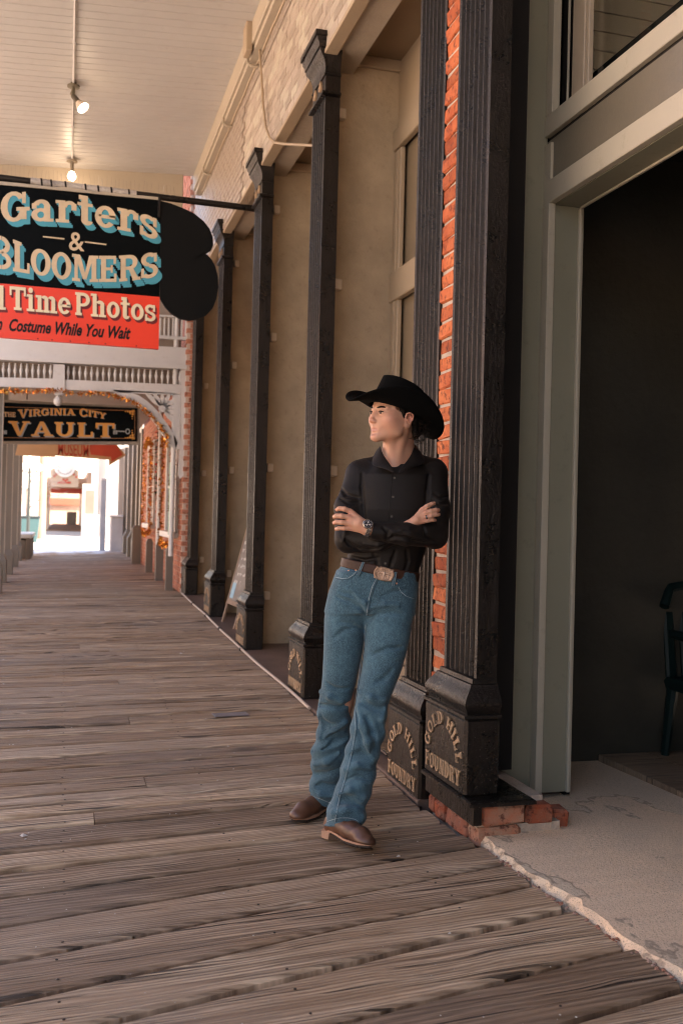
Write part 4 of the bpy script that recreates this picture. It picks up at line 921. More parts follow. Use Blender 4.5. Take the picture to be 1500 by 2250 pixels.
# gingerbread screen
gs = empty('gingerbread_screen', (0, AV, 3.2), label='white spindle frieze with arched fretwork brackets spanning the walk', cat='screen')
def addg(name, mb, smooth=False, mat=None):
    mb.v = [(x, y-AV, z-3.2) for x, y, z in mb.v]; return mb.obj(name, mat or M['white'], gs, smooth)
def pv(pts, v=AV): return [PV(x, y, v) for x, y in pts]
T_ = (0, .07, 0)
def quad(name, pts, th=.07, v=AV): 
    mb = MB(); mb.prism(pv(pts, v), (0, th, 0)); return addg(name, mb)
quad('beam', [(-200, 733), (-200, 777), (0, 782), (410, 803), (410, 764), (0, 742)], .14)
quad('beam_cap', [(-200, 776), (-200, 784), (0, 790), (411, 811), (411, 802), (0, 781)], .18, AV-.04)
quad('balcony_rail', [(330, 735), (330, 742), (412, 747), (412, 740)], .08)
quad('balcony_rail', [(330, 690), (330, 694), (412, 699), (412, 695)], .08)
quad('frieze_rail', [(-200, 826), (-200, 846), (-2, 849), (118, 853), (118, 832), (0, 829)], .06)
quad('frieze_rail', [(142, 834), (142, 856), (398, 866), (398, 845)], .06)
quad('drop_post', [(118, 800), (115, 858), (122, 867), (138, 867), (143, 858), (143, 801)], .10, AV-.02)
c_ = PV(128, 880, AV+.03); mb = MB(); mb.lathe(tuple(c_), [(.015, .10), (.03, .075), (.022, .065), (.03, .05), (.05, .025), (.058, -.01), (.05, -.045), (.025, -.068), (.004, -.074)], 14); addg('pendant', mb, True)
quad('wall_post', [(398, 806), (410, 807), (408, 960), (403, 1046), (396, 1052), (392, 1046), (397, 960)], .07)
spn = [(.010, 0), (.014, .02), (.010, .04), (.020, .10), (.024, .14), (.016, .2), (.010, .25), (.020, .28), (.010, .30), (.010, .33)]
def spindle(px, y0, y1):
    a = PV(px, y1, AV+.03); b = PV(px, y0, AV+.03); H_ = b[2]-a[2]; mb = MB()
    mb.lathe(tuple(a), [(.010, 0), (.010, H_*.12), (.017, H_*.16), (.010, H_*.2), (.020, H_*.45), (.024, H_*.55), (.012, H_*.75), (.018, H_*.82), (.010, H_*.87), (.010, H_)], 8); addg('spindle', mb, True)
for k in range(20): spindle(150+k*12.9, 804+k*.55, 835+k*.55)
for k in range(15): spindle(111-k*12.9, 801-k*.5, 833-k*.3)
for k in range(7): 
    a = PV(352+k*9.5, 741, AV); mb = MB(); b = PV(352+k*9.5, 697, AV); mb.bbox((a[0]-.012, AV+.02, a[2]), (a[0]+.012, AV+.05, b[2]), .003); addg('baluster', mb)
# fretwork bracket: arch band, frame, fan of tapering blades
inn = [(250, 864), (268, 870), (286, 879), (303, 890), (317, 902), (331, 917), (343, 933), (353, 948), (363, 963), (374, 977), (384, 990)]
out = [(262, 860), (286, 862), (306, 869), (322, 880), (336, 892), (349, 906), (361, 922), (371, 936), (380, 950), (386, 962), (391, 974)]
mb = MB(); mb.strip(pv(inn), pv(out), (0, .05, 0)); addg('bracket_arch', mb)
quad('bracket_top', [(250, 856), (250, 862), (385, 868), (385, 864)], .05)
quad('bracket_side', [(381, 866), (397, 867), (396, 988), (386, 986), (381, 950)], .05)
hub = np.array([358., 897.]); ends = [(302, 864), (322, 864.5), (340, 866), (357, 866), (372, 867), (384, 878), (384, 893), (385, 909), (384, 928), (380, 946)]
for i, e in enumerate(ends):
    e = np.array(e, float); d = e-hub; L = np.linalg.norm(d); d /= L; nrm = np.array([-d[1], d[0]])
    if i in (0, 9): continue
    w0, w1 = 2.4, 6.6
    quad('fan_blade', [tuple(hub+nrm*w0), tuple(hub+d*L*.55+nrm*w1*.85), tuple(e+nrm*w1*.45), tuple(e-nrm*w1*.45), tuple(hub+d*L*.55-nrm*w1*.85), tuple(hub-nrm*w0)], .03+.001*i, AV+.01)
mb = MB(); mb.lathe(tuple(PV(357, 898, AV)), [(.05, 0), (.05, .045)], 14, 'y'); addg('fan_hub', mb)
g_ = garland('garland', [PV(x, y, AV-.03) for x, y in [(-60, 852), (0, 858), (60, 861), (128, 858), (160, 864), (210, 864), (250, 868), (285, 880), (312, 896), (335, 916), (352, 938), (366, 955), (366, 985)]], .045, None)
o = g_.obj('arch_garland', M['garland']); props(o, label='gold and red tinsel garland along the edge of the white arch', cat='garland', kind='stuff')
# porch roof of the brick house and its street side posts
h2 = empty('far_porch', (0, 20, 3.2), label='low plank roof of the farther porch with square posts along the street', cat='porch')
mb = MB(); mb.box((-1.5, 13.9, 3.12), (1.5, 23.6, 3.2)); o = mb.obj('roof_boards', mat_paint('dim brown boards', (.20, .15, .12), .7, .1, .2), h2); o.location = (0, -20, -3.2)
mb = MB(); mb.box((-1.9, 13.84, 3.02), (1.5, 13.88, 5.0)); o = mb.obj('upper_boarding', mat_paint('grey brown boards', (.26, .20, .16), .7, .1, .2), h2); o.location = (0, -20, -3.2)
for k, (v_, u_) in enumerate([(13.9, -.93), (15.9, -.98), (18.2, -1.0), (20.8, -1.02), (23.4, -1.06)]):
    z0 = zf(u_, v_); w = .085
    mb = MB(); rect_loft(mb, [(u_-w*1.5, u_+w*1.5, v_-w*1.5, v_+w*1.5, z0-.3), (u_-w*1.5, u_+w*1.5, v_-w*1.5, v_+w*1.5, z0+.34), (u_-w, u_+w, v_-w, v_+w, z0+.44), (u_-w, u_+w, v_-w, v_+w, 3.12)])
    o = mb.obj('porch_post', M['grey_post']); props(o, label=['nearest grey brown porch post at the left edge of the walk', 'second grey brown porch post from the left edge', 'third grey brown porch post along the street side', 'fourth grey brown porch post along the street side', 'last grey brown porch post before the sunlit street'][k], cat='post', group='porch posts on the street side')
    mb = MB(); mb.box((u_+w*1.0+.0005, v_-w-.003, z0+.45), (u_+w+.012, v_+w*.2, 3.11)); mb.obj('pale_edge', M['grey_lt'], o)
for k, v_ in enumerate((21.75, 22.9, 24.5, 26.3, 28.1)):
    u_ = 1.57; z0 = zf(1.5, v_)-.02; w = .13
    mb = MB(); rect_loft(mb, [(u_-w*.8, 2.1, v_-w*1.35, v_+w*1.35, z0), (u_-w*.8, 2.1, v_-w*1.35, v_+w*1.35, z0+.48), (u_-w*.5, 2.1, v_-w*1.2, v_+w*1.2, z0+.54), (u_-w*.1, 2.1, v_-w, v_+w, z0+.66), (u_-w*.1, 2.1, v_-w, v_+w, 3.12)])
    o = mb.obj('shop_pilaster', M['grey_post'], smooth=False); props(o, label=['nearest', 'second', 'third', 'fourth', 'last'][k]+' grey brown pilaster in the far shopfront past the brick house', cat='pilaster', group='grey brown pilasters of the far shopfront')
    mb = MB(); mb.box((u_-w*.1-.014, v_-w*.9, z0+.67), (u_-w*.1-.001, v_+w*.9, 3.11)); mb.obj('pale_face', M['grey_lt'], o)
mb = MB(); mb.box((2.1, 21.4, -.2), (2.3, 28.4, 6.5)); o = mb.obj('far_shop', mat_paint('dull brown shop wall', (.26, .18, .13), .7)); props(o, label='dull brown shop wall behind the far pilasters', cat='building')

# ------------------------------------------------------------------ vault sign
VS = 14.35
vg = empty('vault_sign', (0, VS, 2.7), label='long black hanging sign with orange gold lettering and grey keys under the white arch', cat='sign')
def addv(name, mb, mat, smooth=False):
    mb.v = [(x, y-VS, z-2.7) for x, y, z in mb.v]; return mb.obj(name, mat, vg, smooth)
mb = MB(); mb.prism(pv([(-330, 872), (-330, 972), (0, 975), (307, 977), (307, 893), (0, 878)], VS), (0, .10, 0)); addv('board', mb, mat_paint('weathered sign edge', (.24, .19, .15), .7, .2, .3, 20))
mb = MB(); mb.prism(pv([(-325, 878), (-325, 966), (0, 969), (302, 970), (302, 897), (0, 884)], VS-.012), (0, .011, 0)); addv('face', mb, M['sign_black'])
v1 = VS-.0125
mb = MB()
for a, b in (((-325, 885), (296, 903)), ((-325, 960), (296, 964))):
    p0, p1 = PV(*a, v1), PV(*b, v1); mb.prism([p0, p1, p1+[0, 0, .008], p0+[0, 0, .008]], (0, -.003, 0))
p0, p1 = PV(296, 903, v1), PV(296, 964, v1); mb.prism([p0, p1, p1+[.008, 0, 0], p0+[.008, 0, 0]], (0, -.0032, 0)); addv('border_line', mb, mat_plain('copper line', (.25, .10, .03), .5))
for (cx, cy, sy) in ((292, 904, 1), (292, 962, -1)):
    mb = MB()
    for (dx, dy, r_) in ((0, 0, 3.4), (-6, 1, 2.6), (-11, 0, 1.8), (-16, 0, 1.2), (0, 6, 2.6), (-1, 11, 1.7), (-1, 16, 1.1), (-5, 5, 1.6), (3, -2, 1.6)):
        c_ = PV(cx+dx, cy+dy*sy, v1); mb.lathe(tuple(c_+np.array([0, -.003, 0])), [(r_*.0067, 0), (r_*.0067, .003)], 8, 'y')
    addv('corner_scroll', mb, M['orange_l'])
def lset(text, base, topl, sx, sy, sizes=None, gap=.06, main='orange_l'):
    mb = MB(); letters(mb, text, px_warp(base, topl, v1, sx, sy), .003, sizes, gap); addv('lettering_shadow', mb, M['grey_l'])
    mb = MB(); letters(mb, text, px_warp(base, topl, v1), .006, sizes, gap); addv('lettering', mb, M[main])
lset('THE', [(9, 915), (35, 916)], [(9, 905), (35, 906)], .6, .6, main='arrow_tan')
lset('VIRGINIA', [(40, 917), (75, 914), (110, 912), (165, 912)], [(40, 902), (75, 899), (110, 897), (165, 898)], 1.2, 1.4, {'V': 1.25})
lset('CITY', [(175, 913), (200, 915), (233, 920)], [(175, 898), (200, 901), (233, 908)], 1.2, 1.4, {'C': 1.25})
lset('VAULT', [(20, 957), (252, 961)], [(20, 925), (252, 930)], 2.6, 2.4, gap=.10)
mb = MB()
for (x0, x1, ring) in ((252, 275, 1), (-40, 12, 0)):
    a, b = PV(x0, 947, v1), PV(x1, 947.5, v1); mb.box((min(a[0], b[0]), v1-.004, a[2]-.008), (max(a[0], b[0]), v1, a[2]+.008))
    bx_ = x0 if ring else x1
    for dx in (0, 5):
        c_ = PV(bx_+dx*(1 if ring else 1)+(-1 if ring else -3), 951, v1); mb.box((c_[0]-.012, v1-.005, c_[2]-.02), (c_[0]+.012, v1-.0005, c_[2]+.035))
ctr = PV(281, 948, v1)
mb.strip([ctr+np.array([.035*math.cos(a)*1, 0, .042*math.sin(a)]) for a in np.linspace(0, 6.283, 13)], [ctr+np.array([.02*math.cos(a), 0, .026*math.sin(a)]) for a in np.linspace(0, 6.283, 13)], (0, -.005, 0))
addv('painted_key', mb, M['grey_l'])
for x in (60, 260): 
    mb = MB(); a = PV(x, 878, VS+.05); mb.tube([a, a+np.array([0, 0, .35])], .01, 6); addv('hanger', mb, M['iron'])
# museum arrow
VM = 18.0
ar = empty('arrow_sign', (0, VM, 2.2), label='tan arrow sign with faded red lettering pointing right below the black sign', cat='sign')
def adda(name, mb, mat):
    mb.v = [(x, y-VM, z-2.2) for x, y, z in mb.v]; return mb.obj(name, mat, ar)
mb = MB(); mb.prism(pv([(42, 966), (34, 1000), (121, 1004), (122, 1001), (240, 1010), (240, 1023), (277, 1000), (240, 957), (240, 968), (121, 963)], VM), (0, .05, 0)); adda('board', mb, M['arrow_tan'])
mb = MB(); mb.prism(pv([(200, 970), (197, 985), (200, 999), (244, 1004), (246, 1014), (270, 999), (246, 967), (244, 975)], VM-.002), (0, -.006, 0)); adda('red_point', mb, M['arrow_red'])
mb = MB(); font_text(mb, 'MUSEUM', px_warp([(127, 999), (195, 1003)], [(127, 971), (195, 976)], VM-.001), .005, .01); adda('lettering', mb, M['arrow_red'])
for x in (80, 230):
    mb = MB(); a = PV(x, 972, VM+.03); mb.tube([a, a+np.array([0, 0, .6])], .012, 6); adda('hanger', mb, M['iron'])

# ------------------------------------------------------------------ the sunlit street beyond
def simple_building(name, label, x0, x1, y0, y1, z1, mat, face, nx, nz, wm, cat='building', zoff=-.55):
    b = empty(name, ((x0+x1)/2, (y0+y1)/2, zoff), label=label, cat=cat)
    l = b.location
    def ad(nm, mb, mt, par=None):
        mb.v = [(x-l.x, y-l.y, z-l.z) for x, y, z in mb.v]; return mb.obj(nm, mt, par or b)
    mb = MB(); mb.box((x0, y0, zoff), (x1, y1, z1)); ad('wall', mb, mat)
    mb = MB(); mb.bbox((x0-.25, y0-.25, z1+.002), (x1+.25, y1+.25, z1+.4), .05); ad('cornice', mb, M['white'])
    for i in range(nx):
        for k in range(nz):
            zc = 1.2+k*3.2
            if face == 'x+':
                c_ = y0+(y1-y0)*(i+.5)/nx; a = ((x1, c_-.55, zc), (x1+.05, c_+.55, zc+1.8)); pn = ((x1+.051, c_-.42, zc+.12), (x1+.06, c_+.42, zc+1.68))
            else:
                c_ = x0+(x1-x0)*(i+.5)/nx; a = ((c_-.5, y0-.05, zc), (c_+.5, y0, zc+1.7)); pn = ((c_-.38, y0-.06, zc+.12), (c_+.38, y0-.051, zc+1.58))
            mb = MB(); mb.box(*a); f_ = ad('window', mb, M['white']); mb = MB(); mb.box(*pn); ad('pane', mb, wm, f_)
    return b
simple_building('street_building', 'pale cream building across the street behind the porch posts', -26, -19, -12, 12, 8, mat_paint('cream render', (.62, .52, .40), .8), 'x+', 8, 2, M['glass'])
simple_building('street_building', 'pale brick red building farther along across the street', -26, -19, 13, 40, 9, mat_paint('pale brick', (.60, .40, .30), .8), 'x+', 9, 2, M['glass'])
simple_building('street_building', 'whitish building far across the sunlit street on the left', -26, -18.5, 41, 75, 8, mat_paint('whitish render', (.68, .62, .56), .8), 'x+', 9, 2, M['glass'])
simple_building('white_building', 'white boarded building standing in full sun beyond the covered walk', 1.75, 12, 47, 58, 7.5, M['siding'], 'y', 4, 2, M['grey_post'])
# far saloon walk
fs_ = empty('far_walk', (0, 64, .2), label='far covered walk with brown posts and ceiling under a tan round topped sign', cat='porch')
wd = mat_paint('brown far wood', (.42, .28, .20), .7, .15, .1)
for nm, a, b, mt in (('side_wall', (1.15, 58.5, -.2), (1.4, 90, 3.6), wd), ('side_post', (-1.35, 62, -.2), (-1.1, 62.3, 3.0), wd), ('side_post', (-1.35, 67, -.2), (-1.1, 67.3, 3.0), wd), ('side_post', (-1.35, 73, -.2), (-1.1, 73.3, 3.0), wd), ('roof', (-1.5, 60, 3.0), (1.4, 90, 3.3), wd), ('cross_beam', (-1.0, 70, 2.55), (1.1, 70.2, 2.9), mat_plain('red beam', (.35, .06, .04), .6)), ('floor', (-1.05, 60, -.2), (1.15, 90, .21), M['plank_in']), ('end_wall', (-1.5, 92, 0), (1.5, 92.4, 3.3), mat_paint('pinkish far wall', (.5, .33, .25), .8)), ('end_band', (-1.5, 91.8, 1.9), (1.5, 91.99, 2.5), mat_plain('dull red board', (.4, .10, .06), .6)), ('end_box', (.1, 86, .21), (.9, 86.6, 1.3), M['grey_post']), ('half_wall', (-1.5, 60.2, 0), (-.95, 61, 1.5), M['cream'])):
    mb = MB(); mb.box(a, b); o = mb.obj(nm, mt, fs_); o.location = (0, -64, -.2)
VR = 59.5
mb = MB(); mb.prism(pv([(112, 1032), (112, 1069), (173, 1071), (173, 1035), (158, 1026), (125, 1026)], VR), (0, .2, 0)); o = mb.obj('far_sign', mat_paint('pale tan sign', (.50, .40, .30), .7)); props(o, label='pale tan curved top sign with blurred red lettering at the mouth of the far walk', cat='sign')
mb = MB()
for (x, y) in [(128+4.4*k, 1060.5) for k in range(7)]+[(120, 1046), (124, 1042), (163, 1043), (168, 1048), (140, 1054), (144, 1056), (148, 1054)]:
    a = PV(x, y, VR-.01); mb.box((a[0]-.05, VR-.03, a[2]-.06), (a[0]+.05, VR-.01, a[2]+.06))
mb.obj('lettering', M['arrow_red'], o)
c_ = PV(143, 1026, VR-.1); mb = MB(); mb.lathe(tuple(c_), [(.60, -.08), (.60, 0)], 28, 'y'); o = mb.obj('round_sign', mat_paint('white round board', (.75, .73, .70), .7)); props(o, label='white round sign overlapping the tan sign of the far walk', cat='sign')
mb = MB()
for k in range(9):
    an = R_(210+k*15); mb.box((c_[0]+.42*math.cos(an)-.03, VR-.2, c_[2]+.42*math.sin(an)-.04), (c_[0]+.42*math.cos(an)+.03, VR-.181, c_[2]+.42*math.sin(an)+.04))
mb.obj('lettering', M['grey_l'], o)
def put(name, label, cat, mb, mat, smooth=True): return props(mb.obj(name, mat, None, smooth), label=label, cat=cat)
def GP(px, py, v, z=None):
    p = PV(px, py, v); return p
p = GP(92, 1150, 42); mb = MB(); mb.tube([(p[0], 42, -.4), (p[0]+.02, 42, 7)], [.17, .14], 10); put('utility_pole', 'brown wooden utility pole standing in the bright street', 'pole', mb, mat_paint('brown pole', (.36, .24, .17), .8))
lp = empty('street_lamp', (PV(64, 1100, 34)[0], 34, .1), label='dark lamp post with white globe lamps in the bright street', cat='street lamp')
mb = MB(); mb.tube([(0, 0, -.5), (0, 0, .2), (0, 0, 2.6)], [.09, .06, .035], 8); mb.tube([(-.28, 0, 2.5), (0, 0, 2.45), (.28, 0, 2.5)], .02, 6); mb.obj('post', mat_plain('dark lamp iron', (.04, .05, .05), .5), lp, True)
for dx, dz in ((-.28, 2.62), (.28, 2.62), (0, 2.85)):
    mb = MB(); mb.lathe((dx, 0, dz), [(.02, -.14), (.10, -.10), (.14, 0), (.10, .10), (.02, .14)], 12); mb.obj('globe', mat_plain('white globe', (.75, .75, .75), .3), lp, True)
dp = empty('dumpster', (PV(51, 1120, 38)[0], 38, -.5), label='dark teal waste container in the street at the left edge of the opening', cat='dumpster')
mb = MB(); rect_loft(mb, [(-.5, .5, -.5, .5, .5), (-.6, .6, -.6, .6, 1.5)]); mb.obj('body', mat_plain('teal container', (.04, .10, .11), .6), dp); mb = MB(); mb.bbox((-.62, -.62, 1.502), (.62, .62, 1.6), .03); mb.obj('lid', mat_plain('black lid', (.03, .04, .045), .5), dp)
for sx in (-.6, .6): mb = MB(); mb.lathe((sx, -.4, .2), [(.18, -.04), (.18, .04)], 12, 'x'); mb.obj('wheel', M['black'], dp)
bn = empty('street_bench', (PV(60, 1175, 25)[0]-.1, 25.2, zf(-1, 25)), label='whitish box bench at the left side where the covered walk ends', cat='bench')
mb = MB(); mb.bbox((-.25, -1.3, .50), (.25, 1.3, .60), .015); mb.obj('seat', mat_paint('pale bench', (.55, .54, .52), .6), bn)
for k in range(6): mb = MB(); mb.bbox((.12, -1.25+k*.46, 0), (.22, -1.13+k*.46, .498), .01); mb.obj('leg', M['grey_post'], bn)
mb = MB(); mb.box((-.2, -1.2, .02), (.10, 1.2, .45)); mb.obj('back_board', M['grey_post'], bn)
gp = empty('grey_gate_post', (1.0, 28.6, .2), label='grey blue narrow post at the end of the covered walk', cat='post'); mb = MB(); mb.bbox((-.05, -.08, 0), (.10, .08, 2.0), .01); mb.obj('post', mat_paint('grey blue paint', (.30, .31, .34), .6), gp); mb = MB(); mb.bbox((-.06, -.09, 2.002), (.11, .09, 2.05), .01); mb.obj('cap', M['white'], gp)
hw = empty('half_wall', (1.36, 28.3, .2), label='pale boxed half wall at the right end of the covered walk', cat='wall'); mb = MB(); mb.bbox((-.14, -.4, 0), (.19, .4, .95), .01); mb.obj('box', mat_paint('grey lilac paint', (.42, .40, .40), .6), hw); mb = MB(); mb.bbox((-.18, -.45, .952), (.19, .45, 1.02), .02); mb.obj('cap', M['white'], hw); mb = MB(); mb.bbox((.05, -.02, 1.022), (.19, .12, 2.9), .01); mb.obj('upright', M['grey_lt'], hw)
sg = empty('sandwich_board', (PV(200, 1150, 38)[0], 38, .13), label='white sandwich board standing in the sunlit street', cat='sign')
for s_ in (-1, 1): mb = MB(); mb.box((-.3, -.015, 0), (.3, .015, 1.1), Matrix.Translation((s_*.0, s_*.25, 0)) @ Matrix.Rotation(s_*R_(13), 4, 'X')); mb.obj('leaf', M['siding'], sg)
wb_ = empty('door_panel', (PV(198, 1100, 46.9)[0], 46.92, 0), label='grey narrow door in the white boarded building', cat='door'); mb = MB(); mb.box((-.35, -.05, .1), (.35, .0, 2.6)); mb.obj('leaf', mat_plain('grey door', (.35, .32, .30), .6), wb_); mb = MB(); mb.box((-.2, -.06, .9), (.2, -.052, 2.3)); mb.obj('pane', M['grey_post'], wb_)
# bare tree in the street, upper left of the opening
tr = empty('bare_tree', (PV(60, 1100, 55)[0], 55, -.5), label='bare winter tree with pale twigs across the sunlit street', cat='tree')
mb = MB(); mb.tube([(0, 0, 0), (.05, 0, 1.6), (0, 0, 3.0)], [.16, .12, .08], 8); mb.obj('trunk', mat_plain('pale bark', (.40, .32, .27), .9), tr, True)
mb = MB()
def br(p, d, L, r, n):
    q = p+d*L; mb.tube([p, q], [r, r*.6], 5)
    if n:
        for k in range(3): 
            d2 = (d+Vector(rng.normal(0, .5, 3))).normalized(); br(q, d2, L*.72, r*.6, n-1)
for k in range(4): br(Vector((0, 0, 1.8+k*.35)), Vector((math.cos(k*1.7)*.7, math.sin(k*1.7)*.7, .7)).normalized(), 1.0, .05, 4)
mb.obj('crown', mat_plain('pale twigs', (.45, .36, .32), .9), tr)
# low hills closing the view
mb = MB(); xs = np.linspace(-700, 700, 80); top_ = [(x, 600, 30+26*math.sin(x*.008+1)+12*math.sin(x*.031)) for x in xs]
mb.add([(x, 560, -5) for x in xs]+top_, [(i, i+1, 80+i+1, 80+i) for i in range(79)]); mb.obj('hills', mat_paint('pale hills', (.42, .36, .30), .9, .2, .1, .02), kind='structure', label='pale bare hills closing the street')
# ------------------------------------------------------------------ distance fields for the figure
class Field:
    def __init__(s, xs, ys, zs):
        s.x, s.y, s.z = [np.asarray(a, np.float32) for a in (xs, ys, zs)]
        s.F = np.full((len(s.x), len(s.y), len(s.z)), .05, np.float32)
    def _box(s, lo, hi):
        r = []
        for a, l, h_ in zip((s.x, s.y, s.z), lo, hi):
            i0 = max(0, np.searchsorted(a, l)-1); i1 = min(len(a), np.searchsorted(a, h_)+1); r.append(slice(i0, i1))
        return tuple(r)
    def _grid(s, b):
        return s.x[b[0]][:, None, None], s.y[b[1]][None, :, None], s.z[b[2]][None, None, :]
    def put(s, b, d, k, op):
        F = s.F[b]; d = d.astype(np.float32)
        if F.size == 0: return
        if op == 'u':
            hh = np.clip(.5+.5*(F-d)/k, 0, 1); s.F[b] = F*(1-hh)+d*hh-k*hh*(1-hh)
        elif op == 's':
            d = -d; hh = np.clip(.5+.5*(d-F)/k, 0, 1); s.F[b] = F*(1-hh)+d*hh+k*hh*(1-hh)
    def ell(s, c, r, k=.01, op='u', R=None):
        c = np.array(c, float); r = np.array(r, float); m_ = r.max()+.03+k; b = s._box(c-m_, c+m_); X_, Y_, Z_ = s._grid(b); q = [X_-c[0], Y_-c[1], Z_-c[2]]
        if R is not None: R = np.array(R); q = [R[0][i]*q[0]+R[1][i]*q[1]+R[2][i]*q[2] for i in range(3)]
        k0 = np.sqrt(sum((q[i]/r[i])**2 for i in range(3))); k1 = np.sqrt(sum((q[i]/r[i]**2)**2 for i in range(3)))+1e-9
        s.put(b, k0*(k0-1)/k1, k, op)
    def cone(s, a, b_, r1, r2, k=.01, op='u', flat=None):
        a = np.array(a, float); c = np.array(b_, float); m_ = max(r1, r2)+.03+k; b = s._box(np.minimum(a, c)-m_, np.maximum(a, c)+m_)
        X_, Y_, Z_ = s._grid(b); d = c-a; L2 = (d@d)+1e-12
        t_ = np.clip(((X_-a[0])*d[0]+(Y_-a[1])*d[1]+(Z_-a[2])*d[2])/L2, 0, 1)
        dx, dy, dz = X_-a[0]-t_*d[0], Y_-a[1]-t_*d[1], Z_-a[2]-t_*d[2]
        if flat is not None:        # (axis, factor): squeezed section
            ax, f_ = flat; ax = np.array(ax, float); ax /= np.linalg.norm(ax); pr = dx*ax[0]+dy*ax[1]+dz*ax[2]; e = (1/f_-1)*pr; dx, dy, dz = dx+ax[0]*e, dy+ax[1]*e, dz+ax[2]*e
        s.put(b, np.sqrt(dx*dx+dy*dy+dz*dz)-(r1+(r2-r1)*t_), k, op)
    def chain(s, pts, rs, k=.01, op='u', flat=None):
        for i in range(len(pts)-1): s.cone(pts[i], pts[i+1], rs[i], rs[i+1], k, op, flat)
    def stack(s, rows, k=.01, op='u', pw=2.3):     # rows: (z, xl, xr, yc, ry) from low to high
        rows = sorted(rows); Zr = [r[0] for r in rows]; z = s.z
        xl, xr, yc, ry = [np.interp(z, Zr, [r[i] for r in rows]).astype(np.float32) for i in (1, 2, 3, 4)]
        for _ in range(2):
            pass
        b = s._box((min(r[1] for r in rows)-.04, min(r[3]-r[4] for r in rows)-.04, Zr[0]-.03), (max(r[2] for r in rows)+.04, max(r[3]+r[4] for r in rows)+.04, Zr[-1]+.03))
        X_, Y_, Z_ = s._grid(b); zz = b[2]; cx = ((xl+xr)/2)[zz]; rx = ((xr-xl)/2)[zz]; yc = yc[zz]; ry = ry[zz]
        q = (np.abs((X_-cx)/rx)**pw+np.abs((Y_-yc)/ry)**pw)**(1/pw); d = (q-1)*np.minimum(rx, ry)
        d = np.maximum(d, np.maximum(Zr[0]-Z_, Z_-Zr[-1])); s.put(b, d, k, op)
    def disp(s, fn):
        X_, Y_, Z_ = s.x[:, None, None], s.y[None, :, None], s.z[None, None, :]; s.F += fn(X_, Y_, Z_).astype(np.float32)
    def cut(s, n, d0):       # keep the side where n.p < d0
        X_, Y_, Z_ = s.x[:, None, None], s.y[None, :, None], s.z[None, None, :]; s.F = np.maximum(s.F, (n[0]*X_+n[1]*Y_+n[2]*Z_-d0).astype(np.float32))
    def surf(s, o, d, t0=0., t1=1.2, n=600, lift=0.):    # first surface point met from o along d
        ts = np.linspace(t0, t1, n); P_ = o[None]+d[None]*ts[:, None]
        ix = np.clip(np.interp(P_[:, 0], s.x, np.arange(len(s.x))), 0, len(s.x)-1); iy = np.clip(np.interp(P_[:, 1], s.y, np.arange(len(s.y))), 0, len(s.y)-1); iz = np.clip(np.interp(P_[:, 2], s.z, np.arange(len(s.z))), 0, len(s.z)-1)
        i0, j0, k0 = [np.minimum(a.astype(int), m_-2) for a, m_ in ((ix, len(s.x)), (iy, len(s.y)), (iz, len(s.z)))]
        fx, fy, fz = ix-i0, iy-j0, iz-k0; V_ = 0
        for a in (0, 1):
            for b in (0, 1):
                for c in (0, 1): V_ = V_+s.F[i0+a, j0+b, k0+c]*(fx if a else 1-fx)*(fy if b else 1-fy)*(fz if c else 1-fz)
        w = np.nonzero(V_ < -lift)[0]
        return P_[w[0]] if len(w) else None
    def mesh(s, name, mats, smooth=True, lap=0):
        F = s.F; ins = F < 0; nx, ny, nz = F.shape
        c = np.zeros((nx-1, ny-1, nz-1), np.int8)
        for a in (0, 1):
            for b in (0, 1):
                for d in (0, 1): c += ins[a:nx-1+a, b:ny-1+b, d:nz-1+d]
        act = (c > 0) & (c < 8); I, J, K = np.nonzero(act); idx = np.full(act.shape, -1, np.int32); idx[I, J, K] = np.arange(len(I))
        acc = np.zeros((len(I), 3)); cnt = np.zeros(len(I)); co = (s.x, s.y, s.z); off = [(a, b, d) for a in (0, 1) for b in (0, 1) for d in (0, 1)]
        for p in off:
            for ax in range(3):
                if p[ax]: continue
                q = list(p); q[ax] = 1
                f0 = F[I+p[0], J+p[1], K+p[2]]; f1 = F[I+q[0], J+q[1], K+q[2]]; m_ = (f0 < 0) != (f1 < 0); t_ = np.where(m_, f0/(f0-f1+1e-12), 0)
                P0 = np.stack([s.x[I+p[0]], s.y[J+p[1]], s.z[K+p[2]]], 1); P1 = np.stack([s.x[I+q[0]], s.y[J+q[1]], s.z[K+q[2]]], 1)
                acc += np.where(m_[:, None], P0+(P1-P0)*t_[:, None], 0); cnt += m_
        V_ = acc/cnt[:, None]; faces = []
        for ax in range(3):
            sl0 = [slice(1, -1)]*3; sl1 = [slice(1, -1)]*3; sl0[ax] = slice(0, -1); sl1[ax] = slice(1, None)
            a0, a1 = ins[tuple(sl0)], ins[tuple(sl1)]; ch = a0 != a1; i, j, k = np.nonzero(ch); base = [i, j, k]
            o1, o2 = [(1, 2), (2, 0), (0, 1)][ax]; base = [base[q]+(0 if q == ax else 1) for q in range(3)]
            def at_(d1, d2):
                w = list(base); w[o1] = w[o1]-d1; w[o2] = w[o2]-d2; return idx[w[0], w[1], w[2]]
            q = np.stack([at_(1, 1), at_(0, 1), at_(0, 0), at_(1, 0)], 1); fl = a0[i, j, k]; q[~fl] = q[~fl][:, ::-1]; faces.append(q)
        Fc = np.concatenate(faces); Fc = Fc[(Fc >= 0).all(1)]
        for _ in range(lap):
            S_ = np.zeros_like(V_); n_ = np.zeros(len(V_))
            for a in range(4):
                b = (a+1) % 4; np.add.at(S_, Fc[:, a], V_[Fc[:, b]]); np.add.at(S_, Fc[:, b], V_[Fc[:, a]]); np.add.at(n_, Fc[:, a], 1); np.add.at(n_, Fc[:, b], 1)
            V_ = V_*.5+.5*S_/np.maximum(n_, 1)[:, None]
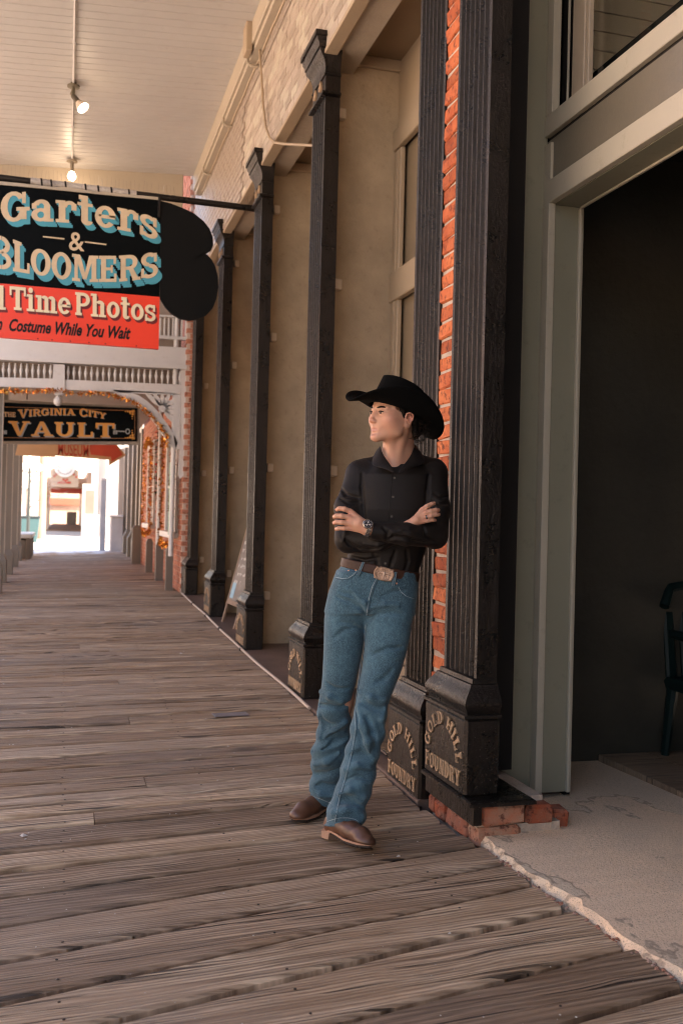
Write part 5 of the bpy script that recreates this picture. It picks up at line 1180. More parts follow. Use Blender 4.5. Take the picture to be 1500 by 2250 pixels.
        me = bpy.data.meshes.new(name); me.vertices.add(len(V_)); me.vertices.foreach_set('co', V_.astype(np.float32).ravel())
        me.loops.add(len(Fc)*4); me.loops.foreach_set('vertex_index', Fc.ravel().astype(np.int32)); me.polygons.add(len(Fc)); me.polygons.foreach_set('loop_start', np.arange(0, len(Fc)*4, 4, dtype=np.int32)); me.polygons.foreach_set('loop_total', np.full(len(Fc), 4, np.int32))
        me.update(calc_edges=True); me.validate(); me.polygons.foreach_set('use_smooth', [True]*len(me.polygons))
        for m_ in mats: me.materials.append(m_)
        return me, V_, Fc

# ------------------------------------------------------------------ the man; his own frame: x to the picture's right, y away from the camera, z up
Z0 = 4.08
PB = _r*.075+_f*Z0; PB = np.array([PB[0], PB[1], 0.]); man = empty('person', tuple(PB), -TH, label='man in black cowboy hat, black shirt, blue jeans and brown boots leaning with folded arms', cat='person')
def L(px, py, Z=Z0):
    d = ray(px, py); t_ = Z/(d@_f); w = d*t_; w = np.array([w[0], w[1], w[2]+EYE])-PB; return np.array([w@_r, w@_f, w[2]])
CAMP = np.array([-PB@_r, -PB@_f, EYE])
def Ld(px, py): d = ray(px, py); v_ = np.array([d@_r, d@_f, d[2]]); return v_/np.linalg.norm(v_)
def on(field, px, py, lift=0., t0=3.4, t1=4.6):
    return field.surf(CAMP, Ld(px, py), t0, t1, 700, lift)
def rng_(a, b, st): return np.arange(a, b+st, st)
def add(name, me, mat=None, parent=None, **k):
    o = link(name, me, parent or man, **k)
    return o
def crease(field, pts, r, k, op, depth=.0, r_end=.45):
    P_ = [on(field, x, y) for x, y in pts]; P_ = [p for p in P_ if p is not None]
    if len(P_) < 2: return
    P_ = [p+np.array([0, 1, 0])*depth for p in P_]; n = len(P_)
    rs = [r*(r_end+(1-r_end)*math.sin(math.pi*(i+.5)/n)) for i in range(n)]
    field.chain(P_, rs, k, op)
def row(py, xl, xr, Z, ry):
    a, b = L(xl, py, Z), L(xr, py, Z); return ((a[2]+b[2])/2, a[0], b[0], Z-Z0, ry)

# skin
t = NT('skin'); p = t.geo(); n1 = t.noise(p, 30, 4, .6); n2 = t.noise(p, 260, 2, .5)
bl_ = t.node('ShaderNodeAttribute', attribute_name='blush').outputs['Fac']; sk = t.mix(t.ramp(n1, [(.4, 0.), (.7, .5)]), (.47, .25, .165), (.47, .20, .135)); sk = t.mix(t.math('MULTIPLY', bl_, .75), sk, (.58, .19, .13)); sk = t.mix(t.ramp(t.noise(p, 140, 3, .6), [(.55, 0.), (.75, .25)]), sk, (.42, .20, .14)); t.P(Base_Color=sk, Roughness=.5, Subsurface_Weight=.12, Subsurface_Scale=.01, Specular_IOR_Level=.4)
t.b.inputs['Subsurface Radius'].default_value = (1, .35, .2); t.bump(n2, .12, .001); M['skin'] = t.m
M['lip'] = mat_plain('lips', (.47, .215, .155), .5); M['cheek'] = None
M['hair'] = mat_paint('dark brown hair', (.010, .006, .004), .6, .3, .8, 120, spec=.12)
t = NT('black brown shirt'); p = t.coord(); n1 = t.noise(p, 5, 4); w_ = t.noise(t.vmul(p, (1, 1, .3)), 900, 1)
t.P(Base_Color=t.mix(n1, (.0055, .0036, .0030), (.0105, .0070, .0056)), Roughness=.62, Specular_IOR_Level=.2, Sheen_Weight=.06, Sheen_Roughness=.45); t.set(t.b.inputs['Sheen Tint'], (.5, .36, .3, 1)); t.bump(t.math('ADD', t.math('MULTIPLY', w_, .2), t.math('MULTIPLY', t.noise(p, 24, 4, .5), 1.)), .25, .004); M['shirt'] = t.m
t = NT('blue denim'); p = t.coord(); n1 = t.noise(p, 7, 5, .6); wv = t.noise(t.vmul(p, (1, 1, .22)), 700, 2, .6); n3 = t.noise(t.vmul(p, (1., 1., .5)), 60, 4, .7)
c_ = t.mix(t.ramp(n1, [(.35, 0.), (.7, 1.)]), (.008, .028, .047), (.048, .112, .155)); c_ = t.mix(t.ramp(wv, [(.40, .0), (.66, .75)]), c_, (.13, .23, .28)); c_ = t.mix(t.ramp(n3, [(.4, .35), (.6, 0.)]), c_, (.020, .050, .075))
t.P(Base_Color=c_, Roughness=.85, Specular_IOR_Level=.2, Sheen_Weight=.15); t.bump(t.math('ADD', wv, t.math('MULTIPLY', n3, .7)), .35, .002); M['denim'] = t.m
M['denim_dk'] = mat_paint('dark denim seam', (.018, .045, .065), .85, .3, .3, 120); M['thread'] = mat_paint('pale worn thread', (.28, .34, .37), .8, .3, .3, 200)
M['leather'] = mat_paint('brown boot leather', (.095, .040, .022), .42, .35, .25, 22, (.035, .018, .012), .8, spec=.5)
M['belt'] = mat_paint('brown belt leather', (.042, .016, .009), .5, .2, .25, 40, spec=.25)
M['welt'] = mat_paint('pale brown boot welt', (.33, .17, .105), .55, .2, .3, 60); M['heel'] = mat_paint('stacked leather heel', (.30, .17, .11), .5, .2, .4, 50); M['sole'] = mat_plain('dark rubber sole', (.03, .02, .016), .7)
M['felt'] = mat_paint('black felt', (.0028, .0026, .0025), .95, .2, .2, 140, spec=.08)
M['steel'] = mat_plain('watch steel', (.42, .38, .35), .25, 1.); M['bronze'] = mat_paint('antique bronze', (.42, .27, .19), .35, .3, 1.2, 110, (.06, .035, .025), .7); M['bronze'].node_tree.nodes['Principled BSDF'].inputs['Metallic'].default_value = .6
M['eye_w'] = mat_plain('eye white', (.36, .29, .26), .3); M['iris'] = mat_plain('dark eye', (.04, .03, .025), .15)

# ---- head frame
HS = 1.065
YAW, PIT, ROL = R_(57), R_(4), R_(-3)
hc = L(866, 909, 4.035)
fwd = np.array([-math.sin(YAW)*math.cos(PIT), -math.cos(YAW)*math.cos(PIT), math.sin(PIT)])
lft = np.array([math.cos(YAW), -math.sin(YAW), 0.]); upv = np.cross(lft, fwd); upv = -upv if upv[2] < 0 else upv
lf = lft*math.cos(ROL)+upv*math.sin(ROL); upv = -lft*math.sin(ROL)+upv*math.cos(ROL); lft = lf
RH = np.stack([lft, fwd, upv])     # rows: local x (his left), y (forward), z (up)
def hp(x, y, z): return hc+HS*(lft*x+fwd*y+upv*z)
RHm = [list(lft), list(fwd), list(upv)]
def Rell(): return [[RH[j][i] for j in range(3)] for i in range(3)]
REL = Rell()

# ---- body: one mesh of head, neck, trunk, arms, hands and legs
wr1 = L(806, 1163, 3.885); wr2 = L(900, 1150, 3.93)
bx = rng_(-.34, .42, .0028); by = rng_(-.42, .30, .0032)
bz = np.concatenate([np.arange(.10, 1.02, .008), np.arange(1.02, 1.30, .0027), np.arange(1.30, 1.52, .006), np.arange(1.52, 1.86, .0026)])
HC_ = hc
by = np.concatenate([np.arange(-.33, .30, .0030)]); bx = np.arange(L(715, 1100)[0]-.02, L(1000, 1100)[0]+.01, .0028)
BF = Field(bx, by, bz)
def he(c, r, k=.012, op='u'): BF.ell(hp(*c), [q*HS for q in r], k, op, REL)
def hcone(a, b, r1, r2, k=.01, op='u'): BF.cone(hp(*a), hp(*b), r1*HS, r2*HS, k, op)
he((0, -.018, .035), (.077, .097, .090), .01)
he((0, .018, -.012), (.068, .074, .090), .03)
he((0, .040, -.055), (.048, .048, .052), .03)
for s_ in (-1, 1):
    hcone((s_*.062, -.004, -.022), (s_*.052, .016, -.074), .014, .016, .02); hcone((s_*.052, .016, -.074), (s_*.014, .070, -.100), .016, .013, .022)
    he((s_*.048, .052, -.030), (.023, .026, .024), .022); he((s_*.054, .026, -.040), (.020, .034, .040), .025)
    hcone((s_*.046, .068, .011), (s_*.012, .083, .012), .0078, .0085, .012)
    he((s_*.032, .097, -.009), (.019, .0165, .0118), .012, 's')
    he((s_*.0315, .0755, -.009), (.0155, .0125, .0125), .004)
    hcone((s_*.047, .070, .001), (s_*.020, .087, .001), .0045, .0045, .005)
    he((s_*.0115, .0935, -.0435), (.0075, .0100, .0066), .005)
    he((s_*.0065, .104, -.0495), (.0035, .005, .0028), .002, 's')
    hcone((s_*.020, .080, -.0685), (0, .0870, -.0645), .0040, .0050, .008); hcone((s_*.018, .080, -.0765), (0, .0850, -.0785), .0045, .0056, .008)
    he((s_*.066, .012, .03), (.010, .03, .03), .01, 's')
hcone((0, .086, .004), (0, .1010, -.036), .0070, .0078, .012); he((0, .1030, -.0405), (.0092, .0085, .0078), .008)
hcone((0, .091, -.052), (0, .0875, -.062), .005, .005, .010)
he((0, .074, -.100), (.021, .017, .016), .018); hcone((-.016, .090, -.0885), (.016, .090, -.0885), .004, .004, .008, 's')
for s_ in (-1, 1): hcone((s_*.0225, .083, -.0718), (0, .0925, -.0715), .0010, .0013, .003, 's')
# ears
for s_ in (-1, 1):
    E0 = np.array([s_*.077, -.014, -.026])
    BF.ell(hp(*E0), [.0085*HS, .017*HS, .030*HS], .006, 'u', REL)
    BF.ell(hp(*(E0+[s_*.008, .002, .004])), [.008*HS, .0105*HS, .018*HS], .004, 's', REL)
    rim = [(s_*.078, .002, -.018), (s_*.083, .000, -.002), (s_*.087, -.012, .004), (s_*.089, -.025, -.004), (s_*.086, -.027, -.020), (s_*.081, -.018, -.036)]
    for i in range(len(rim)-1): hcone(rim[i], rim[i+1], .0032, .0032, .003)
    he((s_*.078, -.008, -.046), (.005, .009, .009), .005); hcone((s_*.083, -.004, -.024), (s_*.082, -.012, -.034), .003, .003, .003)
nb = L(874, 1012, 4.10)
BF.cone(hp(0, -.030, -.040), nb, .058, .066, .03); BF.cone(hp(.02, .02, -.085), L(862, 1022, 4.03), .020, .016, .03)
BF.cone(hp(.050, -.02, -.06), L(868, 1026, 4.03), .012, .008, .03)
BF.cone(nb, L(868, 1080, 4.11), .062, .07, .05); BF.cone(L(812, 1050, 4.11), L(935, 1050, 4.11), .045, .045, .05); BF.cone(L(868, 1035, 4.055), L(866, 1070, 4.07), .05, .06, .03)
BF.cone(L(866, 1100, 4.11), L(838, 1260, 4.1), .075, .075, .05)
for P_, rr in (([(800, 1045, 4.11), (763, 1185, 4.02)], (.038, .034)), ([(943, 1050, 4.1), (956, 1180, 4.0)], (.038, .034)), ([(956, 1180, 4.0), (826, 1166, 3.90)], (.034, .024)), ([(763, 1190, 4.02), (880, 1165, 3.955)], (.034, .025))):
    BF.cone(L(*P_[0]), L(*P_[1]), rr[0], rr[1], .02)
for P_, rr in (([(775, 1280, 4.12), (750, 1540, 4.16)], (.07, .045)), ([(750, 1540, 4.16), (735, 1740, 4.28)], (.045, .035)), ([(880, 1290, 4.10), (812, 1570, 4.0)], (.07, .045)), ([(812, 1570, 4.0), (765, 1760, 3.98)], (.045, .035))):
    BF.cone(L(*P_[0]), L(*P_[1]), rr[0], rr[1], .03)
# hand on the picture's left: his left hand folded over his right upper arm
def fing(pts, rs, k=.004):
    BF.chain([L(*p) for p in pts], rs, k)
fing([(826, 1166, 3.898), (806, 1162, 3.885), (790, 1150, 3.88)], [.024, .0235, .022], .012)
pk = [(770, 1124, 3.895), (766, 1137, 3.885), (767, 1150, 3.885), (771, 1161, 3.893)]
for q, rr in zip(pk, (.0115, .012, .012, .0108)):
    BF.cone(L(800, 1158+(q[1]-1143)*.35, 3.885), L(*q), .0155, rr, .010)
tips = [[(757, 1118.5, 3.890), (746, 1117, 3.90), (740, 1119.5, 3.915)], [(751, 1134, 3.882), (739, 1133.5, 3.893), (734, 1136, 3.915)], [(751, 1148, 3.882), (739, 1147, 3.893), (734, 1149, 3.915)], [(756, 1161, 3.890), (744, 1161, 3.898), (738, 1162.5, 3.916)]]
for q, t3, rr in zip(pk, tips, (.0100, .0104, .0102, .0090)):
    fing([q]+t3, [rr*1.06, rr, rr*.93, rr*.82], .003)
for a, b in zip(pk, pk[1:]):
    for f_ in (.9,):
        m_ = L((a[0]+b[0])/2-10, (a[1]+b[1])/2-.8, 3.872); n__ = L((a[0]+b[0])/2-1, (a[1]+b[1])/2, 3.868); BF.cone(m_, n__, .0026, .0012, .003, 's')
# hand on the picture's right: his right hand tucked against his left upper arm, fingers up and out
palm0 = [(898, 1156, 3.925), (915, 1142, 3.915)]
fing([(880, 1165, 3.95)]+palm0, [.024, .022, .018], .012)
k2 = [(927, 1120, 3.925), (934, 1128, 3.918), (933, 1138, 3.915), (927, 1146, 3.915)]
for q, rr in zip(k2, (.0105, .0108, .0105, .0095)): BF.cone(L(909, 1147+(q[1]-1133)*.2, 3.918), L(*q), .0135, rr, .008)
t2 = [[(938, 1112.5, 3.925), (948, 1107.5, 3.932), (953.5, 1106, 3.94)], [(946, 1123.5, 3.918), (957, 1120.5, 3.925), (962.5, 1120.5, 3.935)], [(946, 1134, 3.915), (957, 1130.5, 3.922), (963, 1130.5, 3.932)], [(939, 1144.5, 3.915), (949, 1142.5, 3.92), (955, 1143, 3.93)]]
for q, t3, rr in zip(k2, t2, (.0098, .0098, .0096, .0086)): fing([q]+t3, [rr*1.04, rr, rr*.93, rr*.82], .003)
for a, b in zip(k2, k2[1:]):
    BF.cone(L((a[0]+b[0])/2+12, (a[1]+b[1])/2-4.5, 3.905), L((a[0]+b[0])/2+1, (a[1]+b[1])/2-.5, 3.905), .0024, .001, .003, 's')
me, V_, Fc = BF.mesh('body', [M['skin'], M['lip']], lap=1)
cen = V_[Fc].mean(1); loc = ((cen-hc)@RH.T)/HS
lv = ((V_-hc)@RH.T)/HS; ax = np.abs(lv[:, 0]); gs_ = lambda cx, cy, cz, r_: np.exp(-(((ax-cx)**2+(lv[:, 1]-cy)**2+(lv[:, 2]-cz)**2)/r_**2))
bv = np.clip(gs_(0, .105, -.042, .013)*.6+gs_(.050, .055, -.036, .024)*.7+gs_(.088, -.02, -.015, .022)*.9+gs_(0, .085, -.1, .012)*.25, 0, 1)
for q in pk+k2: bv += .7*np.exp(-((V_-L(*q))**2).sum(1)/.011**2)
for q in tips+t2: bv += .5*np.exp(-((V_-L(*q[-1]))**2).sum(1)/.010**2)
at_ = me.attributes.new('blush', 'FLOAT', 'POINT'); at_.data.foreach_set('value', np.clip(bv, 0, 1).astype(np.float32))
lip = (np.abs(loc[:, 0]) < .0235) & (loc[:, 2] > -.0835+np.abs(loc[:, 0])*.25) & (loc[:, 2] < -.0625-np.abs(loc[:, 0])*.18) & (loc[:, 1] > .074)
me.polygons.foreach_set('material_index', lip.astype(np.int32)); body = add('body', me)
for s_ in (-1, 1):
    c_ = hp(s_*.0315, .0768, -.0105); mb = MB(); prof = [(.0115*math.sin(a), -.0115*math.cos(a)) for a in np.linspace(.05, 3.09, 10)]
    mb.lathe((0, 0, 0), prof, 14); mb.v = [tuple(c_+np.array([q[0], q[1], q[2]*.62])*HS) for q in mb.v]; e_ = mb.obj('eye', M['eye_w'], man, True)
    g_ = fwd*.98+lft*(.12); g_ = g_/np.linalg.norm(g_); mb = MB(); a_ = c_+g_*.0095*HS; mb.tube([a_, a_+g_*.0018, a_+g_*.0030], [.0052, .0047, .002], 14); mb.obj('iris', M['iris'], e_, True)
    # upper lid with lashes, and brow
    mb = MB(); mb.tube([hp(s_*x, y, z) for x, y, z in ((.0185, .0835, -.0095), (.026, .0895, -.0044), (.034, .0890, -.0040), (.0415, .0825, -.0057), (.047, .0745, -.0105))], [.0012, .0024, .0027, .0024, .0010], 6); mb.obj('eyelash', M['hair'], man, True)
    mb = MB(); mb.tube([hp(s_*x, y, z) for x, y, z in ((.013, .0925, .0085), (.022, .0910, .0105), (.033, .0865, .0130), (.043, .0790, .0122), (.053, .0675, .0060))], [.0022, .0040, .0043, .0036, .0012], 6); mb.obj('eyebrow', M['hair'], man, True)

# ---- shirt
sx_ = rng_(L(722, 1100)[0], L(1003, 1100)[0], .0032); sy_ = rng_(-.30, .20, .0036); sz_ = rng_(L(800, 1300)[2], L(860, 960)[2], .0032)
SF = Field(sx_, sy_, sz_)
SF.stack([row(1290, 757, 916, 4.10, .104), row(1250, 758, 920, 4.10, .107), row(1215, 764, 932, 4.10, .112), row(1170, 772, 945, 4.09, .118), row(1120, 774, 955, 4.085, .122), row(1080, 775, 960, 4.09, .116), row(1045, 788, 958, 4.10, .116), row(1022, 815, 940, 4.105, .098)], .01)
SF.cone(L(858, 1014, 4.11), L(790, 1041, 4.11), .045, .052, .04); SF.cone(L(878, 1014, 4.12), L(950, 1036, 4.11), .050, .056, .04)
SF.cone(L(792, 1045, 4.105), L(764, 1115, 4.055), .060, .054, .03); SF.cone(L(764, 1115, 4.055), L(765, 1184, 4.005), .054, .055, .02)
SF.cone(L(949, 1047, 4.10), L(958, 1120, 4.04), .064, .055, .03); SF.cone(L(958, 1120, 4.04), L(955, 1178, 4.0), .055, .054, .02)
# his right forearm, lying lower and behind, then the left forearm on top
SF.cone(L(766, 1185, 4.0), L(830, 1184, 3.95), .056, .050, .015); SF.cone(L(830, 1184, 3.95), L(899, 1163, 3.955), .050, .036, .012)
SF.cone(L(953, 1174, 3.985), L(890, 1174, 3.905), .054, .046, .012); SF.cone(L(890, 1174, 3.905), L(822, 1167, 3.893), .046, .0335, .010)
# folds: soft valleys and ridges
cr = [([(765, 1192), (785, 1205), (810, 1208), (840, 1200)], .005, 's'), ([(752, 1180), (768, 1197), (790, 1212)], .0045, 's'), ([(848, 1188), (865, 1180), (890, 1182), (915, 1190)], .0045, 's'),
      ([(842, 1160), (852, 1170), (848, 1184)], .004, 's'), ([(930, 1160), (935, 1175), (950, 1190)], .005, 's'), ([(905, 1186), (930, 1192), (955, 1190)], .0035, 's'),
      ([(750, 1075), (762, 1088), (785, 1094)], .005, 's'), ([(747, 1095), (765, 1106), (788, 1104)], .004, 's'), ([(795, 1040), (794, 1070), (797, 1110), (800, 1140)], .0045, 's'),
      ([(942, 1045), (938, 1080), (935, 1120)], .0055, 's'), ([(955, 1085), (968, 1092), (984, 1090)], .004, 's'), ([(950, 1100), (966, 1108), (984, 1106)], .004, 's'),
      
      ([(775, 1225), (800, 1232), (830, 1226)], .0045, 's'), ([(868, 1212), (862, 1230), (856, 1250)], .004, 's'), ([(893, 1210), (896, 1235), (890, 1255)], .0045, 's'), ([(820, 1215), (828, 1235), (826, 1250)], .0035, 's'), ([(770, 1165), (758, 1172), (752, 1190)], .004, 'u'), ([(860, 1170), (880, 1166), (905, 1170)], .004, 'u'), ([(800, 1195), (830, 1198), (850, 1192)], .004, 'u')]
for pts, r_, op in cr: crease(SF, pts, r_*1.6, .008, op, -.001 if op == 's' else .0015)
# neck opening
SF.cone(L(872, 955, 4.085), L(873, 984, 4.085), .066, .058, .006, 's'); SF.cone(L(872, 984, 4.085), L(872, 1016, 4.085), .058, .020, .006, 's'); SF.cone(L(871, 1000, 4.03), L(870, 1020, 3.99), .026, .006, .004, 's'); SF.cone(L(871, 1010, 4.0), L(870, 1034, 3.965), .014, .002, .003, 's')
SF.cone(L(806, 1163, 3.885), L(780, 1155, 3.87), .030, .040, .003, 's'); SF.cone(L(906, 1150, 3.925), L(930, 1125, 3.91), .024, .030, .003, 's')
me, _, _ = SF.mesh('shirt', [M['shirt']], lap=1); shirt = add('shirt', me)
# collar leaves, placket edge, buttons, cuffs
def sheet(name, rows_, mat, parent, th=.003):
    mb = MB(); n = len(rows_[0]); vs_ = [tuple(p) for r_ in rows_ for p in r_]; m_ = len(rows_)
    mb.add(vs_, [(i*n+j, i*n+j+1, (i+1)*n+j+1, (i+1)*n+j) for i in range(m_-1) for j in range(n-1)])
    o = mb.obj(name, mat, parent, True); md = o.modifiers.new('t', 'SOLIDIFY'); md.thickness = th; md.offset = 0; s2 = o.modifiers.new('s', 'SUBSURF'); s2.levels = 2; s2.render_levels = 2; return o
colA = [[L(836, 978, 4.08), L(837, 986, 4.045), L(842, 1000, 4.005), L(855, 1017, 3.96), L(869, 1037, 3.938)], [L(831, 984, 4.085), L(830, 994, 4.035), L(833, 1007, 3.99), L(842, 1022, 3.952), L(863, 1040, 3.936)], [L(824, 993, 4.095), L(818, 1006, 4.035), L(815, 1022, 3.985), L(825, 1026, 3.966), L(850, 1030, 3.946)]]
colB = [[L(909, 972, 4.10), L(908, 985, 4.055), L(902, 1000, 4.01), L(890, 1017, 3.96), L(871, 1038, 3.938)], [L(915, 980, 4.105), L(917, 992, 4.045), L(912, 1006, 3.995), L(898, 1022, 3.957), L(877, 1041, 3.936)], [L(922, 992, 4.11), L(934, 1006, 4.05), L(936, 1019, 4.00), L(913, 1025, 3.97), L(890, 1033, 3.948)]]
sheet('collar', colA, M['shirt'], shirt); sheet('collar', colB, M['shirt'], shirt)
pl_ = [on(SF, 870-.09*(y-1030), y) for y in range(1036, 1146, 6)]; pl_ = [q for q in pl_ if q is not None]
mb = MB(); mb.tube([q+[-.014, .0004, 0] for q in pl_], .0024, 6); mb.obj('placket_seam', M['shirt'], shirt, True)
for (x, y) in ((866, 1050), (863, 1092), (860, 1135), (846, 1238)):
    q = on(SF, x, y)
    if q is not None: mb = MB(); mb.lathe(tuple(q), [(.0052, -.0022), (.0055, .001)], 10, 'y'); mb.obj('button', mat_plain('dark button', (.05, .04, .035), .25), shirt, True)
for c0, c1, r_ in ((L(829, 1168, 3.893), L(817, 1166, 3.891), .0335),):
    mb = MB(); mb.tube([c0, c1], [r_+.001, r_-.001], 20); mb.obj('cuff', M['shirt'], shirt, True)

# ---- jeans
jx = rng_(L(672, 1500)[0], L(925, 1300)[0], .0036); jy = rng_(-.24, .34, .0042); jz = rng_(L(750, 1822)[2]-.02, L(800, 1205)[2], .0040)
def leg_rows(tab): return [row(*q) for q in tab]
JF = Field(jx, jy, jz)
JF.stack(leg_rows([(1800, 683, 755, 4.30, .085), (1772, 680, 756, 4.29, .084), (1750, 680, 757, 4.28, .080), (1720, 683, 760, 4.265, .074), (1690, 682, 764, 4.25, .072), (1655, 684, 768, 4.22, .07), (1630, 693, 770, 4.20, .068), (1600, 697, 772, 4.19, .068), (1570, 697, 769, 4.17, .07), (1545, 699, 770, 4.155, .072), (1520, 704, 776, 4.15, .074), (1500, 707, 782, 4.14, .078), (1470, 709, 788, 4.135, .08), (1425, 711, 797, 4.125, .086), (1360, 712, 806, 4.12, .094), (1300, 724, 815, 4.11, .10), (1255, 740, 830, 4.10, .10)]), .01)
JR = Field(jx, jy, jz)
JR.stack(leg_rows([(1830, 708, 794, 3.955, .092), (1800, 712, 798, 3.957, .090), (1770, 723, 806, 3.962, .084), (1740, 734, 815, 3.97, .077), (1700, 748, 825, 3.98, .071), (1660, 756, 834, 3.985, .07), (1620, 765, 842, 3.99, .069), (1575, 775, 850, 4.0, .071), (1550, 780, 851, 4.01, .074), (1520, 785, 862, 4.03, .078), (1500, 788, 870, 4.035, .08), (1470, 795, 882, 4.05, .084), (1430, 800, 893, 4.065, .088), (1400, 800, 900, 4.075, .093), (1350, 800, 908, 4.09, .10), (1300, 806, 913, 4.10, .10), (1255, 812, 917, 4.10, .10)]), .01)
def fold(F_, lst):
    for pts, r_, op in lst: crease(F_, pts, r_*1.5, .011, op, -.0035 if op == 's' else -.002)
fold(JF, [([(705, 1520), (725, 1530), (750, 1542)], .009, 'u'), ([(700, 1548), (722, 1552), (748, 1556), (768, 1545)], .007, 's'), ([(716, 1500), (740, 1515), (768, 1512)], .006, 's'), ([(705, 1582), (725, 1596), (745, 1590)], .006, 's'),
          ([(686, 1632), (705, 1622), (735, 1605), (758, 1585)], .009, 'u'), ([(688, 1650), (710, 1645), (738, 1632), (762, 1622)], .008, 's'), ([(690, 1680), (715, 1672), (745, 1655)], .007, 'u'), ([(688, 1702), (712, 1700), (738, 1690)], .005, 's'),
          ([(684, 1738), (705, 1744), (735, 1748)], .008, 'u'), ([(688, 1726), (706, 1724), (735, 1728)], .006, 's'), ([(705, 1570), (712, 1600), (705, 1625)], .006, 's'), ([(735, 1400), (755, 1385), (782, 1380)], .005, 's')])
fold(JR, [([(783, 1530), (800, 1545), (822, 1556), (842, 1556)], .009, 's'), ([(790, 1520), (815, 1534), (845, 1538)], .008, 'u'), ([(788, 1550), (796, 1590), (806, 1630), (812, 1660)], .009, 'u'), ([(806, 1575), (818, 1610), (828, 1640)], .008, 's'), ([(782, 1570), (788, 1610), (797, 1650)], .006, 's'),
          ([(770, 1660), (790, 1655), (815, 1668)], .006, 's'), ([(760, 1690), (785, 1680), (815, 1690)], .007, 'u'), ([(755, 1715), (780, 1706), (812, 1716)], .006, 's'), ([(745, 1745), (768, 1738), (800, 1752)], .008, 'u'), ([(740, 1765), (765, 1758), (800, 1774)], .007, 's'), ([(733, 1785), (760, 1776), (795, 1790)], .007, 'u'),
          ([(845, 1560), (838, 1580), (842, 1605)], .007, 'u'), ([(825, 1500), (845, 1490), (862, 1470)], .006, 's'), ([(815, 1440), (850, 1425), (885, 1422)], .005, 's')])
# bunched cloth below the knees
for F_, zk in ((JF, L(740, 1540)[2]), (JR, L(810, 1550)[2])):
    F_.disp(lambda X_, Y_, Z_: np.clip((zk-Z_)/.12, 0, 1)*(.0048*np.sin(46*Z_+17*X_+2.2*np.sin(11*Z_)+6*Y_)+.0034*np.sin(83*Z_-31*X_+3*Y_+1.)+.002*np.sin(60*X_+20*Z_)))
# hems
ha, hb_ = L(683, 1757, 4.28), L(757, 1782, 4.26); n_ = np.array([(hb_[2]-ha[2])/(hb_[0]-ha[0]), -.10, -1.]); nn_ = np.linalg.norm(n_); JF.cut(n_/nn_, (n_@ha)/nn_)
ha, hb_ = L(712, 1815, 3.94), L(792, 1812, 3.94); n_ = np.array([(hb_[2]-ha[2])/(hb_[0]-ha[0]), -.22, -1.]); nn_ = np.linalg.norm(n_); JR.cut(n_/nn_, (n_@ha)/nn_)
JF.stack(leg_rows([(1840, 690, 750, 4.30, .070), (1762, 690, 750, 4.29, .066), (1745, 705, 740, 4.285, .04)]), .003, 's'); JR.stack(leg_rows([(1850, 720, 786, 3.955, .076), (1800, 726, 788, 3.957, .074), (1782, 745, 780, 3.96, .04)]), .003, 's')
a_, b_ = JF.F, JR.F; kk = .006; hh = np.clip(.5+.5*(a_-b_)/kk, 0, 1); zc2 = JF.z[None, None, :]
cr_z = L(803, 1375)[2]; wgt = np.clip((zc2-(cr_z-.02))/.06, 0, 1)*.035+.0035
hh = np.clip(.5+.5*(a_-b_)/wgt, 0, 1); JF.F = (a_*(1-hh)+b_*hh-wgt*hh*(1-hh)).astype(np.float32)
JF.stack([row(1345, 716, 909, 4.105, .098), row(1300, 727, 914, 4.10, .106), row(1262, 743, 918, 4.10, .108), row(1215, 757, 924, 4.10, .108)], .02)
ta, tb_ = L(755, 1229, 4.0), L(917, 1262, 4.0); n_ = np.array([-(tb_[2]-ta[2])/(tb_[0]-ta[0]), .0, 1.]); nn_ = np.linalg.norm(n_); nT, dT = n_/nn_, (n_@ta)/nn_
fold(JF, [([(805, 1352), (790, 1335), (765, 1322), (740, 1312)], .0055, 's'), ([(806, 1362), (830, 1350), (862, 1346), (888, 1350)], .0055, 's'), ([(806, 1340), (800, 1325), (782, 1310)], .006, 'u'), ([(815, 1335), (845, 1328), (875, 1330)], .006, 'u'), ([(745, 1300), (770, 1306), (792, 1322)], .004, 's'), ([(798, 1385), (775, 1372), (745, 1366)], .0045, 's'), ([(840, 1310), (865, 1300), (892, 1296)], .004, 's')])
PF = Field(jx, jy, jz); PF.F = JF.F.copy(); JF.cut(nT, dT+.002)
me, _, _ = JF.mesh('jeans', [M['denim']], lap=1); jeans = add('jeans', me)
# belt: a band that hugs the waist
zb0 = L(750, 1300)[2]; bx2 = rng_(L(740, 1250)[0], L(930, 1250)[0], .003); BT = Field(bx2, rng_(-.14, .16, .003), rng_(zb0, L(750, 1195)[2], .003))
BT.stack([row(1345, 716, 909, 4.105, .098), row(1300, 727, 914, 4.10, .106), row(1262, 746, 918, 4.10, .110), row(1215, 757, 924, 4.10, .110), row(1180, 757, 924, 4.10, .110)], .005); BT.F -= .0045
inner = Field(bx2, BT.y, BT.z); BT.F = np.maximum(BT.F, -(BT.F+.012)); BT.cut(nT, dT+.004); BT.cut(-nT, -(dT-.034)); me, _, _ = BT.mesh('belt', [M['belt']], lap=1); belt = add('belt', me)
def bsurf(px, py, lift=0): return on(BT, px, py)
